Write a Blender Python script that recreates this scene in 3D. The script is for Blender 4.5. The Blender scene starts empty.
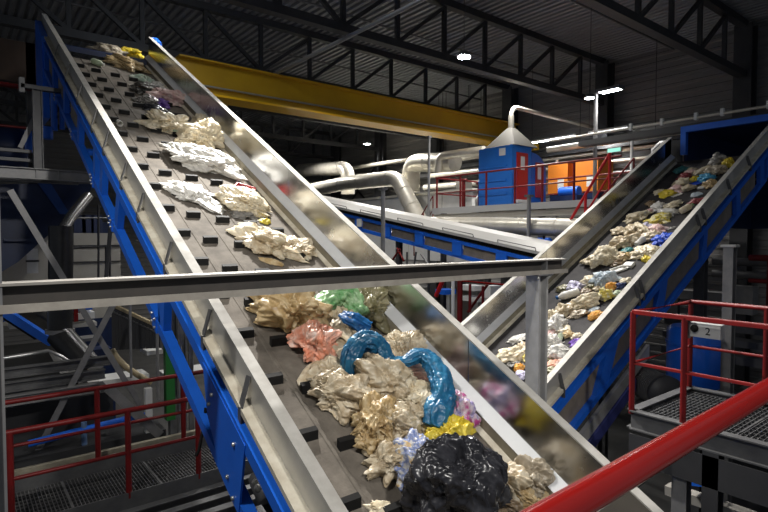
import bpy, bmesh, math, random
from mathutils import Vector as V, Matrix, noise
C = bpy.context.scene
COL = C.collection
V3 = lambda *a: V(a)
# ------------------------------------------------------------------ camera
FPX = 540.5; YAW = math.radians(51.5); PIT = math.radians(2.09)
FW = V3(math.cos(YAW)*math.cos(PIT), math.sin(YAW)*math.cos(PIT), -math.sin(PIT))
RT = V3(math.sin(YAW), -math.cos(YAW), 0)
UP = RT.cross(FW)
cam = bpy.data.cameras.new('camera'); camo = bpy.data.objects.new('camera', cam); COL.objects.link(camo)
cam.sensor_width = 36; cam.lens = FPX/768*36; cam.clip_start = .05; cam.clip_end = 200
M = Matrix.Identity(4)
for i in range(3):
    M[i][0] = RT[i]; M[i][1] = UP[i]; M[i][2] = -FW[i]
camo.matrix_world = M
C.camera = camo
def ray(x, y): return FW*FPX + RT*(x-384) - UP*(y-256)
def U(x, y, n, k):
    r = ray(x, y); return r*(k/n.dot(r))
def UX(x, y, k): return U(x, y, V3(1, 0, 0), k)
def UY(x, y, k): return U(x, y, V3(0, 1, 0), k)
def UZ(x, y, k): return U(x, y, V3(0, 0, 1), k)
# ------------------------------------------------------------------ materials
MATS = {}
def mat(name, col, rough=.5, metal=0., col2=None, nscale=6., bump=0., bscale=30., rvar=0., clear=0., transl=0., emit=None, spec=.5, crinkle=0., stretch=None, objco=True):
    m = bpy.data.materials.new(name); m.use_nodes = True
    nt = m.node_tree; N = nt.nodes; L = nt.links
    b = N['Principled BSDF']
    b.inputs['Base Color'].default_value = (*col, 1); b.inputs['Roughness'].default_value = rough
    b.inputs['Metallic'].default_value = metal; b.inputs['Specular IOR Level'].default_value = spec
    tc = N.new('ShaderNodeTexCoord'); co = tc.outputs['Object']
    if stretch:
        mp = N.new('ShaderNodeMapping'); mp.inputs['Scale'].default_value = stretch; L.new(co, mp.inputs['Vector']); co = mp.outputs['Vector']
    if col2 or rvar:
        n = N.new('ShaderNodeTexNoise'); n.inputs['Scale'].default_value = nscale; n.inputs['Detail'].default_value = 5; n.inputs['Roughness'].default_value = .62
        L.new(co, n.inputs['Vector'])
        if col2:
            r = N.new('ShaderNodeValToRGB'); r.color_ramp.elements[0].position = .36; r.color_ramp.elements[1].position = .66
            r.color_ramp.elements[0].color = (*col, 1); r.color_ramp.elements[1].color = (*col2, 1)
            L.new(n.outputs['Fac'], r.inputs['Fac']); L.new(r.outputs['Color'], b.inputs['Base Color'])
        if rvar:
            mr = N.new('ShaderNodeMapRange'); mr.inputs['From Min'].default_value = .3; mr.inputs['From Max'].default_value = .7
            mr.inputs['To Min'].default_value = max(.05, rough-rvar); mr.inputs['To Max'].default_value = rough+rvar
            L.new(n.outputs['Fac'], mr.inputs['Value']); L.new(mr.outputs['Result'], b.inputs['Roughness'])
    if bump:
        n2 = N.new('ShaderNodeTexNoise'); n2.inputs['Scale'].default_value = bscale; n2.inputs['Detail'].default_value = 4
        L.new(co, n2.inputs['Vector'])
        bp = N.new('ShaderNodeBump'); bp.inputs['Strength'].default_value = bump; bp.inputs['Distance'].default_value = .02
        L.new(n2.outputs['Fac'], bp.inputs['Height']); L.new(bp.outputs['Normal'], b.inputs['Normal'])
    if crinkle:
        n3 = N.new('ShaderNodeTexNoise'); n3.noise_type = 'RIDGED_MULTIFRACTAL'; n3.inputs['Scale'].default_value = 13; n3.inputs['Detail'].default_value = 4; n3.inputs['Roughness'].default_value = .62
        n3.inputs['Distortion'].default_value = .5; L.new(co, n3.inputs['Vector'])
        bp = N.new('ShaderNodeBump'); bp.inputs['Strength'].default_value = crinkle; bp.inputs['Distance'].default_value = .018
        L.new(n3.outputs[0], bp.inputs['Height']); L.new(bp.outputs['Normal'], b.inputs['Normal'])
    out = N['Material Output']; sh = b.outputs[0]
    if transl:
        t = N.new('ShaderNodeBsdfTranslucent'); t.inputs['Color'].default_value = (*(col2 or col), 1)
        mx = N.new('ShaderNodeMixShader'); mx.inputs[0].default_value = transl; L.new(sh, mx.inputs[1]); L.new(t.outputs[0], mx.inputs[2]); sh = mx.outputs[0]
    if clear:
        t = N.new('ShaderNodeBsdfTransparent')
        mx = N.new('ShaderNodeMixShader'); mx.inputs[0].default_value = clear; L.new(sh, mx.inputs[1]); L.new(t.outputs[0], mx.inputs[2]); sh = mx.outputs[0]
    L.new(sh, out.inputs['Surface'])
    if emit:
        b.inputs['Emission Color'].default_value = (*emit[:3], 1); b.inputs['Emission Strength'].default_value = emit[3]
    MATS[name] = m
    return m
def film(name, c1, c2, clear=.0, transl=.22, rough=.38, crinkle=.55, c3=None):
    m = mat(name, c1, rough, 0, c2, 11, crinkle=crinkle, clear=clear, transl=transl)
    if c3:
        r = [n for n in m.node_tree.nodes if n.type == 'VALTORGB'][0].color_ramp
        pos = [.30+.40*(i+1)/(len(c3)+1) for i in range(len(c3))]
        r.elements[0].position = .30; r.elements[-1].position = .70
        for p, c in zip(pos, c3): r.elements.new(p).color = (*c, 1)
    return m
galv = mat('galvanised_sheet', (.50, .49, .46), .42, .55, (.62, .60, .56), 4, rvar=.12)
flangem = mat('pale_flange_steel', (.44, .425, .395), .72, 0, (.36, .345, .315), 9, rvar=.1, spec=.15)
stain = mat('stainless_sheet', (.55, .56, .56), .23, 1, (.65, .65, .64), 2.2, rvar=.07)
cream = mat('cream_rail', (.62, .58, .48), .55, .1, (.44, .39, .30), 7)
olive = mat('dusty_olive_steel', (.22, .20, .15), .6, .2, (.32, .29, .22), 8)
blue = mat('blue_paint', (.010, .115, .60), .36, 0, (.014, .135, .68), 3, spec=.5)
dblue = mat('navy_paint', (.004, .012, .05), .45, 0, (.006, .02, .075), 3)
beltm = mat('dusty_rubber_belt', (.092, .080, .067), .8, 0, (.155, .136, .114), 5, bump=.15, bscale=60, spec=.14)
belt2m = mat('dark_rubber_belt', (.026, .024, .026), .75, 0, (.045, .042, .042), 5, bump=.1, bscale=60, spec=.2)
blackm = mat('black_rubber', (.008, .008, .008), .7, 0, (.014, .013, .012), 14, spec=.2)
guardm = mat('dusty_guard_sheet', (.17, .145, .115), .65, .1, (.25, .21, .17), 4)
redm = mat('red_paint', (.19, .006, .005), .20, 0, (.16, .006, .005), 2, spec=.5)
redd = mat('dark_red_paint', (.16, .008, .008), .42, 0, (.11, .008, .008), 5, spec=.3)
yell = mat('crane_yellow', (.56, .33, .012), .4, 0, (.48, .28, .012), 1.2)
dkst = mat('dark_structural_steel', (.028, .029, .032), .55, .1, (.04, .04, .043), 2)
gyst = mat('grey_painted_steel', (.20, .20, .205), .45, .35, (.27, .265, .26), 5)
mdst = mat('mid_grey_steel', (.09, .09, .095), .45, .3, (.13, .13, .13), 5)
beamm = mat('beam_grey_steel', (.34, .32, .29), .5, .25, (.26, .24, .21), 5)
silver = mat('duct_silver', (.62, .59, .52), .36, .45, (.50, .47, .40), 3, rvar=.08)
whitem = mat('white_panel', (.70, .70, .68), .5, 0, (.62, .62, .6), 2)
beige = mat('beige_panel', (.42, .40, .36), .6, 0, (.37, .35, .31), 2)
orange = mat('orange_paint', (.75, .23, .02), .45, 0, (.66, .2, .02), 2)
green = mat('green_paint', (.02, .16, .03), .5)
concrete = mat('concrete_floor', (.05, .05, .05), .8, 0, (.08, .078, .075), 1)
wallm = mat('wall_cladding', (.18, .175, .17), .5, .1, (.205, .20, .195), .6)
deckm = mat('roof_deck', (.21, .215, .23), .45, .3, (.25, .255, .27), .8)
boltm = mat('zinc_bolt', (.55, .55, .52), .35, .8)
lampm = mat('lamp_lens', (1, 1, 1), .4, emit=(.93, .97, 1, 55))
lampf = mat('small_lamp_lens', (1, 1, 1), .4, emit=(.93, .97, 1, 22))
lampd = mat('dim_lamp_lens', (1, 1, 1), .4, emit=(.93, .98, 1, 3))
signm = mat('exit_sign_face', (.1, .4, .3), .4, emit=(.4, .9, .75, .45))
# ------------------------------------------------------------------ mesh builder
class MB:
    def __init__(s): s.v = []; s.f = []; s.sm = []
    def add(s, vs, fs, smooth=False):
        o = len(s.v); s.v += [tuple(p) for p in vs]; s.f += [tuple(i+o for i in f) for f in fs]; s.sm += [smooth]*len(fs); return s
    def box(s, x0, x1, y0, y1, z0, z1):
        vs = [(x, y, z) for x in (x0, x1) for y in (y0, y1) for z in (z0, z1)]
        return s.add(vs, [(0, 1, 3, 2), (4, 6, 7, 5), (0, 4, 5, 1), (2, 3, 7, 6), (0, 2, 6, 4), (1, 5, 7, 3)])
    def bar(s, a, b, w, h, up=(0, 0, 1)):
        a = V(a); b = V(b); d = (b-a).normalized(); u = V(up)
        sd = d.cross(u)
        if sd.length < 1e-4: sd = d.cross(V3(1, 0, 0))
        sd.normalize(); u = sd.cross(d)
        vs = [p+sd*(i*w/2)+u*(j*h/2) for p in (a, b) for i, j in ((-1, -1), (1, -1), (1, 1), (-1, 1))]
        return s.add(vs, [(3, 2, 1, 0), (4, 5, 6, 7), (0, 1, 5, 4), (1, 2, 6, 5), (2, 3, 7, 6), (3, 0, 4, 7)])
    def ibeam(s, a, b, w, h, t=.012, up=(0, 0, 1)):
        a = V(a); b = V(b); d = (b-a).normalized(); u = V(up); sd = d.cross(u).normalized(); u = sd.cross(d)
        s.bar(a+u*(h/2-t/2), b+u*(h/2-t/2), w, t, u); s.bar(a-u*(h/2-t/2), b-u*(h/2-t/2), w, t, u)
        return s.bar(a, b, t*.8, h-2*t, u)
    def tube(s, pts, r, n=12, caps=True, flat=None):
        pts = [V(p) for p in pts]; k = len(pts); rings = []; prev = None
        for i, p in enumerate(pts):
            d = (pts[min(i+1, k-1)]-pts[max(i-1, 0)]).normalized()
            if prev is None:
                a = V3(0, 0, 1) if abs(d.z) < .9 else V3(1, 0, 0); x = d.cross(a).normalized()
            else:
                x = prev-d*prev.dot(d)
                x = x.normalized() if x.length > 1e-5 else d.cross(V3(0, 0, 1)).normalized()
            prev = x; y = d.cross(x); rr = r[i] if isinstance(r, (list, tuple)) else r
            rings.append([p+x*rr*math.cos(2*math.pi*j/n)+y*rr*math.sin(2*math.pi*j/n) for j in range(n)])
        vs = [q for g in rings for q in g]
        fs = [(i*n+j, i*n+(j+1) % n, (i+1)*n+(j+1) % n, (i+1)*n+j) for i in range(k-1) for j in range(n)]
        s.add(vs, fs, True)
        if caps: s.add(rings[0], [tuple(range(n))[::-1]]); s.add(rings[-1], [tuple(range(n))])
        return s
    def prism(s, poly, d):
        d = V(d); n = len(poly); vs = [V(p) for p in poly]+[V(p)+d for p in poly]
        return s.add(vs, [tuple(range(n))[::-1], tuple(range(n, 2*n))]+[(i, (i+1) % n, n+(i+1) % n, n+i) for i in range(n)])
    def lathe(s, prof, origin, axis=(0, 0, 1), n=20, smooth=True):
        o = V(origin); z = V(axis).normalized(); a = V3(1, 0, 0) if abs(z.x) < .9 else V3(0, 1, 0); x = z.cross(a).normalized(); y = z.cross(x)
        vs = [o+z*h+x*r*math.cos(2*math.pi*j/n)+y*r*math.sin(2*math.pi*j/n) for r, h in prof for j in range(n)]
        k = len(prof)
        fs = [(i*n+j, i*n+(j+1) % n, (i+1)*n+(j+1) % n, (i+1)*n+j) for i in range(k-1) for j in range(n)]
        s.add(vs, fs, smooth)
        s.add(vs[:n], [tuple(range(n))[::-1]]); return s.add(vs[-n:], [tuple(range(n))])
    def build(s, name, m, parent=None, origin=None):
        me = bpy.data.meshes.new(name)
        o = V(origin) if origin is not None else V3(0, 0, 0)
        me.from_pydata([V(p)-o for p in s.v] if origin is not None else s.v, [], s.f); me.update()
        bm = bmesh.new(); bm.from_mesh(me); bmesh.ops.recalc_face_normals(bm, faces=bm.faces); bm.to_mesh(me); bm.free()
        me.polygons.foreach_set('use_smooth', s.sm)
        me.materials.append(m)
        ob = bpy.data.objects.new(name, me); COL.objects.link(ob); ob.location = o
        if parent is not None: adopt(ob, parent)
        return ob
def worldloc(o):
    return worldloc(o.parent) if (o.parent is not None and o.type == 'MESH' and o.location.length == 0) else V(o.location)
def adopt(ob, parent):
    ob.parent = parent
    root = parent
    if parent.type == 'EMPTY': ob.matrix_parent_inverse = Matrix.Translation(-V(parent.location))
def thing(name, label, cat, loc=(0, 0, 0), group=None):
    o = bpy.data.objects.new(name, None); COL.objects.link(o); o.location = loc; o.empty_display_size = .2
    o['label'] = label; o['category'] = cat
    if group: o['group'] = group
    return o
def tag(o, label, cat, group=None, kind=None):
    o['label'] = label; o['category'] = cat
    if group: o['group'] = group
    if kind: o['kind'] = kind
    return o
def struct(o): o['kind'] = 'structure'; return o
def arc(c, a, b, r, n=8):
    # corner arc from direction a to direction b around corner point c (fillet radius r)
    c = V(c); a = V(a).normalized(); b = V(b).normalized()
    p0 = c+a*r; p1 = c+b*r; o = c+(a+b)*r
    out = []
    for i in range(n+1):
        t = i/n*math.pi/2; out.append(o-b*r*math.cos(t)-a*r*math.sin(t))
    return out
# ------------------------------------------------------------------ setting: hall
FZ = -6.0; ZR = 6.7; XW = 20.0; YW = 36.0; X0 = -12.0; Y0 = -8.0
struct(MB().box(X0, XW, Y0, YW, FZ-.2, FZ).build('floor', concrete))
def ribwall(name, pts_fn, n, m):
    b = MB(); pass
# right wall: horizontal ribbed cladding (ribs run along Y)
b = MB(); prof = []
z = FZ
while z < ZR:
    prof += [(XW, z), (XW, z+.16), (XW-.035, z+.19), (XW-.035, z+.27)]; z += .3
vs = [V3(x, y, zz) for (x, zz) in prof for y in (Y0, YW)]
b.add(vs, [(2*i, 2*i+1, 2*i+3, 2*i+2) for i in range(len(prof)-1)])
b.box(XW+.001, XW+.2, Y0, YW, FZ, ZR)
struct(b.build('wall_right', wallm))
b = MB(); prof = []; z = FZ
while z < ZR:
    prof += [(YW, z), (YW, z+.16), (YW-.035, z+.19), (YW-.035, z+.27)]; z += .3
b.add([V3(x, y, zz) for (y, zz) in prof for x in (X0, XW)], [(2*i, 2*i+1, 2*i+3, 2*i+2) for i in range(len(prof)-1)])
b.box(X0, XW, YW+.001, YW+.2, FZ, ZR)
struct(b.build('wall_back', wallm))
b = MB(); prof = []; x = X0
while x < XW:
    prof += [(x, ZR), (x+.11, ZR), (x+.14, ZR+.07), (x+.21, ZR+.07)]; x += .24
b.add([V3(xx, y, zz) for (xx, zz) in prof for y in (1.0, YW)], [(2*i, 2*i+1, 2*i+3, 2*i+2) for i in range(len(prof)-1)])
b.box(X0, XW, 1.0, YW, ZR+.09, ZR+.2)
struct(b.build('ceiling', deckm))
purl = mat('purlin_steel', (.12, .12, .125), .45, .4)
for i, yy in enumerate((4.3, 8.7, 13.4, 17.6, 22.6)):
    struct(MB().tube([(X0, yy, 6.55), (XW-.1, yy, 6.55)], .035, 8).build('trim_%d' % (i+1), purl))
# trusses
ZL, ZT = 5.0, 6.6
tr_names = {1.7: 'dark steel roof truss over the viewer', 6.4: 'dark roof truss crossing the upper right corner below the roof deck', 11.1: 'dark roof truss passing above the bright ceiling lamp',
            15.6: 'dark roof truss directly above the yellow crane girder', 20.3: 'dark roof truss next behind the yellow crane girder', 25.0: 'dark roof truss second behind the yellow crane girder', 29.7: 'dark roof truss farthest back under the roof'}
for ty, lab in tr_names.items():
    if ty < 6: continue
    t = thing('roof_truss', lab, 'truss', (4, ty, ZL), 'roof trusses')
    MB().bar((X0, ty, ZT), (19.5, ty, ZT), .22, .2).build('top_chord', dkst, t)
    MB().bar((X0, ty, ZL+.05), (19.5, ty, ZL+.05), .24, .2).build('bottom_chord', dkst, t)
    xs = [7.55+1.73*k for k in range(-9, 7)]
    for i, xx in enumerate(xs):
        MB().bar((xx, ty, ZL+.1), (xx, ty, ZT-.1), .11, .11, (1, 0, 0)).build('web_post', dkst, t)
        if i+1 < len(xs):
            a, c = (xx, xs[i+1])
            if xx < 7.5: MB().bar((a, ty, ZT-.12), (c, ty, ZL+.12), .1, .1).build('web_diagonal', dkst, t)
            else: MB().bar((a, ty, ZL+.12), (c, ty, ZT-.12), .1, .1).build('web_diagonal', dkst, t)
for i, ty in enumerate((6.4, 11.1, 15.6, 20.3, 25.0, 29.7)):
    o = struct(MB().ibeam((19.62, ty, FZ), (19.62, ty, ZT), .5, .5, .05, (1, 0, 0)).build('trim_%d' % (10+i), dkst))
b = MB().bar((19.7, 25.2, 4.4), (19.7, 29.5, 1.2), .02, .16, (1, 0, 0)); b.bar((19.7, 29.5, 4.4), (19.7, 25.2, 1.2), .02, .16, (1, 0, 0))
tag(b.build('wall_bracing', dkst), 'dark crossed bracing bars on the far wall behind the silver ducts', 'bracing')
# thin grey pipe along Y under the trusses
p0, p1 = U(267, 77, V3(0, 0, 1), 4.8), U(425, 0, V3(0, 0, 1), 4.8)
xm = UZ(330, 46, 4.8).x
tag(MB().tube([(xm, 6.0, 4.8), (xm, 15.4, 4.8)], .05, 8).build('roof_pipe', mat('pipe_grey', (.25, .25, .25), .4, .4)), 'thin grey pipe slung diagonally under the roof trusses', 'pipe')
# crane
XC = UY(176, 70, 14.8).x
t = thing('crane_girder', 'long yellow overhead crane girder under the roof', 'crane', (10, 14.8, 3.8))
MB().box(XC, 18.9, 14.72, 14.98, 3.92, 4.72).build('web', yell, t)
MB().box(XC, 18.9, 14.5, 15.2, 4.72, 4.76).build('top_flange', yell, t)
MB().box(XC, 18.9, 14.45, 15.2, 3.80, 3.86).build('bottom_flange', mat('lit_flange_yellow', (.8, .45, .01), .35), t)  # brighter yellow puts the lit flange edge into the colour
MB().box(XC, 18.9, 14.60, 14.66, 4.06, 4.10).build('bright_edge_strip', boltm, t)  # strip put in for the bright reflecting line along the girder
MB().box(18.6, 19.0, 13.6, 16.0, 3.55, 3.80).build('end_carriage', yell, t)
tag(MB().ibeam((19.1, 2, 3.4), (19.1, 33, 3.4), .3, .3, .04).build('crane_rail', dkst), 'dark steel crane runway beam along the far wall', 'beam')
# ------------------------------------------------------------------ lamps and added fill lights
def spot(loc, tgt, power, size=.15, angle=150, blend=.6, col=(1, .97, .92)):
    l = bpy.data.lights.new('lamp_or_fill_light', 'SPOT'); l.energy = power; l.spot_size = math.radians(angle); l.spot_blend = blend; l.shadow_soft_size = size; l.color = col
    o = bpy.data.objects.new('lamp_or_fill_light', l); COL.objects.link(o); o.location = loc
    o.rotation_euler = (V(tgt)-V(loc)).to_track_quat('-Z', 'Y').to_euler(); return o
def highbay(loc, label, power, tgt=None, lens=lampm, r=.2, ang=150, size=.15, light=True, hang=None):
    loc = V(loc); t = thing('highbay_lamp', label, 'lamp', loc, 'hall lamps')
    MB().lathe([(r*.35, r*.8), (r*.6, r*.7), (r, r*.25), (r*1.03, 0), (r*.9, 0)], loc, n=20).build('housing', mdst, t)
    MB().lathe([(r*.88, -.012), (r*.88, .004)], loc, n=20).build('lens', lens, t)
    MB().tube([loc+V3(0, 0, r*.8), V3(loc.x, loc.y, hang or ZR)], .006, 6).build('hanger', dkst, t)
    if light: spot(loc-V3(0, 0, .05), tgt or (loc-V3(0, 0, 5)), power, size, ang)
KEY = V3(7.31, 6.86, 3.25)
highbay(KEY, 'bright round lamp glowing in front of the middle roof truss', 260, lens=lampm, r=.13, size=.09, ang=150)
spot((4.1, 8.45, 4.85), (2.5, 3.2, -1.2), 3500, .10, 86, .8)
spot((9.5, 7.0, 4.9), (7.4, 4.6, -.6), 1300, .12, 56, .7)  # added spot without a fixture, brightens the scraps on the far belt
spot((2.0, -3.0, 4.2), (2.0, 4.2, -1), 900, .2, 62, .6)
highbay(UX(367, 144, 17), 'small distant lamp glowing below the yellow crane girder', 700, lens=lampf, r=.2)
highbay(UY(213, -6, 11.6), 'lamp at the top edge of the photo above the inclined belt', 300, lens=lampm, r=.2)
pl = bpy.data.lights.new('lamp_or_fill_light', 'POINT'); pl.energy = 45; pl.shadow_soft_size = .2; pl.color = (.85, .92, 1)  # added uplight, stands in for bounce and lamp glow on the roof deck
po = bpy.data.objects.new('lamp_or_fill_light', pl); COL.objects.link(po); po.location = UY(213, -14, 11.3)+V3(0, 0, .5)
# added fill spots without fixtures, brightening hall, girder, far wall and blue conveyor frame
for (x, y, z, p) in ((14.5, 11.5, 4.9, 800), (15.5, 19, 4.9, 1000), (9.5, 17.5, 4.9, 300), (9.0, 12.6, 4.5, 230), (11, 9.2, 4.7, 260), (-1.4, 2.4, 4.2, 560), (3.4, 8.6, 5.6, 60), (14, 25, 4.9, 1100)):
    spot((x, y, z), (x, y, 0), p, .2, 150)
# ------------------------------------------------------------------ conveyors
m1, m2 = .554, .526
W = 2.0
F1 = lambda s, l, h: V3(1.4+s, l, -2.53+h+m1*l)
F2 = lambda s, l, h: V3(l, 3.6+s, -4.42+h+m2*l)
def ext(F, prof, l0, l1):
    b = MB(); n = len(prof)
    vs = [F(s, l, h) for l in (l0, l1) for s, h in prof]
    b.add(vs, [tuple(range(n)), tuple(range(n, 2*n))[::-1]]+[(i, n+i, n+(i+1) % n, (i+1) % n) for i in range(n)])
    return b
def rect(s0, s1, h0, h1): return [(s0, h0), (s1, h0), (s1, h1), (s0, h1)]
def fbox(F, s0, s1, l0, l1, h0, h1): return ext(F, rect(s0, s1, h0, h1), l0, l1)
def fbar(F, a, b, w, h, up=(0, 0, 1)): return MB().bar(F(*a), F(*b), w, h, up)
def conveyor(F, name, label, l0, l1, beltmat, belt_end, posts, stiff, panels, near=True):
    t = thing(name, label, 'conveyor', F(1, (l0+l1)/2, -.9))
    T = .006
    nw = [(0, 0), (.076, 0), (.076, -.03), (.070, -.03), (.070, -T), (T, -T), (T, -.20), (0, -.20)]
    o = ext(F, nw, l0, l1).build('side_wall', galv, t); o['label'] = 'pale near side wall with flat top flange'
    ext(F, rect(-.001, .0765, .0005, .004), l0, l1).build('top_flange', flangem, t)
    cr = [(0, -.196), (-.07, -.205), (-.07, -.24), (-.064, -.24), (-.064, -.212), (0, -.204)]
    ext(F, cr, l0, l1).build('skirt_rail', cream, t)
    inn = [(.07, -.03), (.08, -.03), (.08, -.38), (.17, -.46), (.17, -.55), (.205, -.575), (.205, -.585), (.16, -.56), (.16, -.47), (.07, -.39)]
    ext(F, inn, l0, l1).build('inner_chute', stain, t)
    # far wall
    fs = [(W-.084, -T), (W-.084, -.02), (W-.078, -.02), (W-.078, -.006), (W-.02, -.006), (W-.02, -.38), (W-.08, -.38), (W-.08, -.02)]
    sheet = [(W-.08, -.004), (W-.072, -.004), (W-.072, -.385), (W-.08, -.38)]
    nseg = 4; L = l1-l0
    for i in range(nseg):
        ext(F, sheet, l0+L*i/nseg+.004, l0+L*(i+1)/nseg-.004).build('side_sheet', stain, t)['label'] = 'reflective bare steel sheet of far side wall'
    ext(F, rect(W-.084, W, -.012, 0), l0, l1).build('top_flange', flangem, t)
    ext(F, [(W-.008, -.012), (W, -.012), (W, -.2), (W-.008, -.2)], l0, l1).build('outer_sheet', galv, t)
    ext(F, [(W-.08, -.375), (W-.17, -.455), (W-.17, -.463), (W-.07, -.383)], l0, l1).build('ledge', mat(name+'_ledge', (.72, .73, .74), .42, .35, (.62, .63, .64), 3, rvar=.08), t)
    ext(F, [(W-.17, -.455), (W-.163, -.455), (W-.163, -.55), (W-.17, -.55)], l0, l1).build('skirt_plate', olive, t)
    ext(F, [(W-.163, -.54), (W-.163, -.55), (W-.21, -.585), (W-.21, -.575)], l0, l1).build('skirt_rail', cream, t)
    # belt
    bt = MB(); P = [(.16, -.585), (.24, -.6), (W-.24, -.6), (W-.16, -.585), (W-.16, -.62), (.16, -.62)]
    bt = ext(F, P, l0, belt_end)
    if name == 'cleated_conveyor':
        for s in (.575, .85, 1.13, 1.415):
            bt.add(*_e(ext(F, [(s-.02, -.6), (s-.012, -.593), (s+.012, -.593), (s+.02, -.6)], l0, belt_end)))
    belt = bt.build('belt', beltmat, t)
    fbox(F, .16, W-.16, l0, belt_end, -.74, -.72).build('return_belt', blackm, t)
    # truss frame
    for s0, s1, hand in ((-.09, -.01, -1), (W+.01, W+.09, 1)):
        ext(F, rect(s0, s1, -.39, -.30), l0, l1-.2).build('top_chord', blue, t)
        ext(F, rect(s0+.0, s1-.0, -.85, -.765), l0, l1-.6).build('bottom_chord', blue, t)
        for (a, c, w) in posts:
            sm = (s0+s1)/2
            MB().bar(F(sm, a, -.36), F(sm, c, -.80), w, .05, F(0, 1, 0)-F(0, 0, 0)).build('post', blue, t) if False else None
            dl = (F(0, 1, 0)-F(0, 0, 0)).normalized()
            q = MB(); hw = w/2
            q.prism([F(s0+.008, a-hw, -.33), F(s0+.008, a+hw, -.33), F(s0+.008, c+hw, -.81), F(s0+.008, c-hw, -.81)], F(s1-.008, 0, 0)-F(s0+.008, 0, 0))
            q.build('frame_post', blue, t)
    l = l0+.5
    while l < l1-.7:
        fbox(F, 0, W, l, l+.06, -.84, -.78).build('cross_member', blue, t); l += 1.5
    for (a, c, mt) in panels:
        fbox(F, -.02, -.012, a, c, -.78, -.38).build('guard_panel', mt, t)
    for a in stiff:
        MB().bar(F(-.008, a, -.03), F(-.062, a, -.215), .05, .01, (1, 0, 0)).build('stiffener', mdst, t)
        MB().bar(F(-.066, a, -.21), F(-.066, a, -.40), .04, .012, (1, 0, 0)).build('stiffener_strap', mdst, t)
    return t, belt
def _e(b): return b.v, b.f
st1 = [1.2, 2.1, 3.08, 3.7, 4.54, 5.35, 5.97, 6.75, 7.38, 8.3, 9.2, 10.2]
c1, belt1 = conveyor(F1, 'cleated_conveyor', 'steep cleated belt conveyor carrying plastic film up to the left', 0.0, 12.2, beltm, 11.75,
    [(1.2, 1.35, .12), (2.2, 2.3, .12), (4.55, 4.62, .13), (4.75, 4.64, .05), (6.0, 6.15, .12), (6.75, 6.85, .12), (7.15, 7.2, .1), (8.1, 8.2, .14), (9.2, 9.3, .14), (10.3, 10.3, .14), (11.3, 11.3, .2)],
    st1, [(8.3, 9.1, guardm), (9.4, 10.2, guardm), (10.45, 11.2, guardm)])
# big gusset plate near the viewer, joints and bolts
g = MB().prism([F1(-.096, 2.95, -.33), F1(-.096, 3.62, -.33), F1(-.096, 3.55, -.62), F1(-.096, 3.3, -.84), F1(-.096, 3.05, -.84)], (.014, 0, 0)).build('gusset_plate', blue, c1)
for (l, h) in ((3.1, -.45), (3.45, -.42), (3.5, -.52), (3.2, -.74), (3.12, -.8)): MB().lathe([(.014, 0), (.014, .012), (.008, .016)], F1(-.096, l, h), (-1, 0, 0), 8).build('gusset_bolt', boltm, g)
for l in (4.75, 6.3, 7.25, 8.6, 10.0):
    MB().prism([F1(-.1, l-.06, -.74), F1(-.1, l+.06, -.74), F1(-.1, l+.06, -.88), F1(-.1, l-.06, -.88)], (.08, 0, 0)).build('chord_joint', blue, c1)
    q = MB()
    for dl in (-.04, .04):
        for h in (-.77, -.84): q.lathe([(.012, 0), (.012, .014), (.006, .016)], F1(-.1, l+dl, h), (-1, 0, 0), 8)
    q.build('joint_bolt', boltm, c1)
# head of conveyor 1
MB().prism([F1(-.11, 11.3, -.2), F1(-.11, 12.2, -.15), V3(1.29, 12.2, 2.1), V3(1.29, 11.3, 2.1)], (.1, 0, 0)).build('head_plate', blue, c1)
MB().prism([F1(W+.01, 11.9, .0), F1(W+.01, 12.25, .0), F1(W+.01, 12.25, -1.3), F1(W+.01, 11.9, -1.3)], (.1, 0, 0)).build('head_plate', blue, c1)
fbox(F1, -.05, W+.05, 12.0, 12.05, -.56, -.46).build('head_crossbar', dblue, c1)
MB().tube([F1(.1, 11.75, -.76), F1(W-.1, 11.75, -.76)], .13, 16).build('head_drum', blackm, c1)
# cleats
cl = 0
for ci, (s, ph) in enumerate(((.45, .16), (.69, .03), (.99, .44), (1.28, .35), (1.55, .20))):
    y = 2.0+ph
    while y < 11.2:
        if cl < 96:
            fbox(F1, s-.075, s+.075, y-.018, y+.018, -.6, -.535).build('cleat', blackm, belt1); cl += 1
        y += .5
# conveyor 2
c2, belt2 = conveyor(F2, 'flat_belt_conveyor', 'smooth dark belt conveyor rising to the right with mixed small scraps', 3.3, 12.6, belt2m, 12.7,
    [(6.55, 6.25, .30), (7.9, 7.75, .25), (9.3, 9.25, .14), (10.6, 10.65, .18), (11.75, 11.8, .2), (12.15, 12.1, .2), (5.2, 5.1, .2), (4.0, 3.9, .2)],
    [5.45, 7.2, 7.32, 9.1, 9.3, 10.3, 11.2], [(5.4, 6.3, guardm), (6.6, 7.7, guardm), (8.0, 9.2, guardm), (9.4, 10.5, guardm), (10.8, 11.6, guardm)])
q = MB().prism([F2(W-.08, 12.3, .0), F2(W-.08, 12.6, -.02), F2(W-.08, 12.6, -.6), F2(W-.08, 12.3, -.6)], (0, .06, 0)).build('end_plate', galv, c2)
# sloped sheets under conveyor 2 near the platform
q = MB().prism([F2(-.12, 5.3, -.95), F2(-.12, 7.4, -.95), F2(-.12, 7.4, -1.12), F2(-.12, 5.3, -1.12)], (0, .05, 0)).build('drip_tray', galv, c2)
q = MB().prism([F2(-.14, 5.2, -1.14), F2(-.14, 7.0, -1.14), F2(-.14, 7.0, -1.30), F2(-.14, 5.2, -1.30)], (0, .05, 0)).build('cable_duct', mat('purple_blue', (.05, .06, .22), .4), c2)
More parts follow.
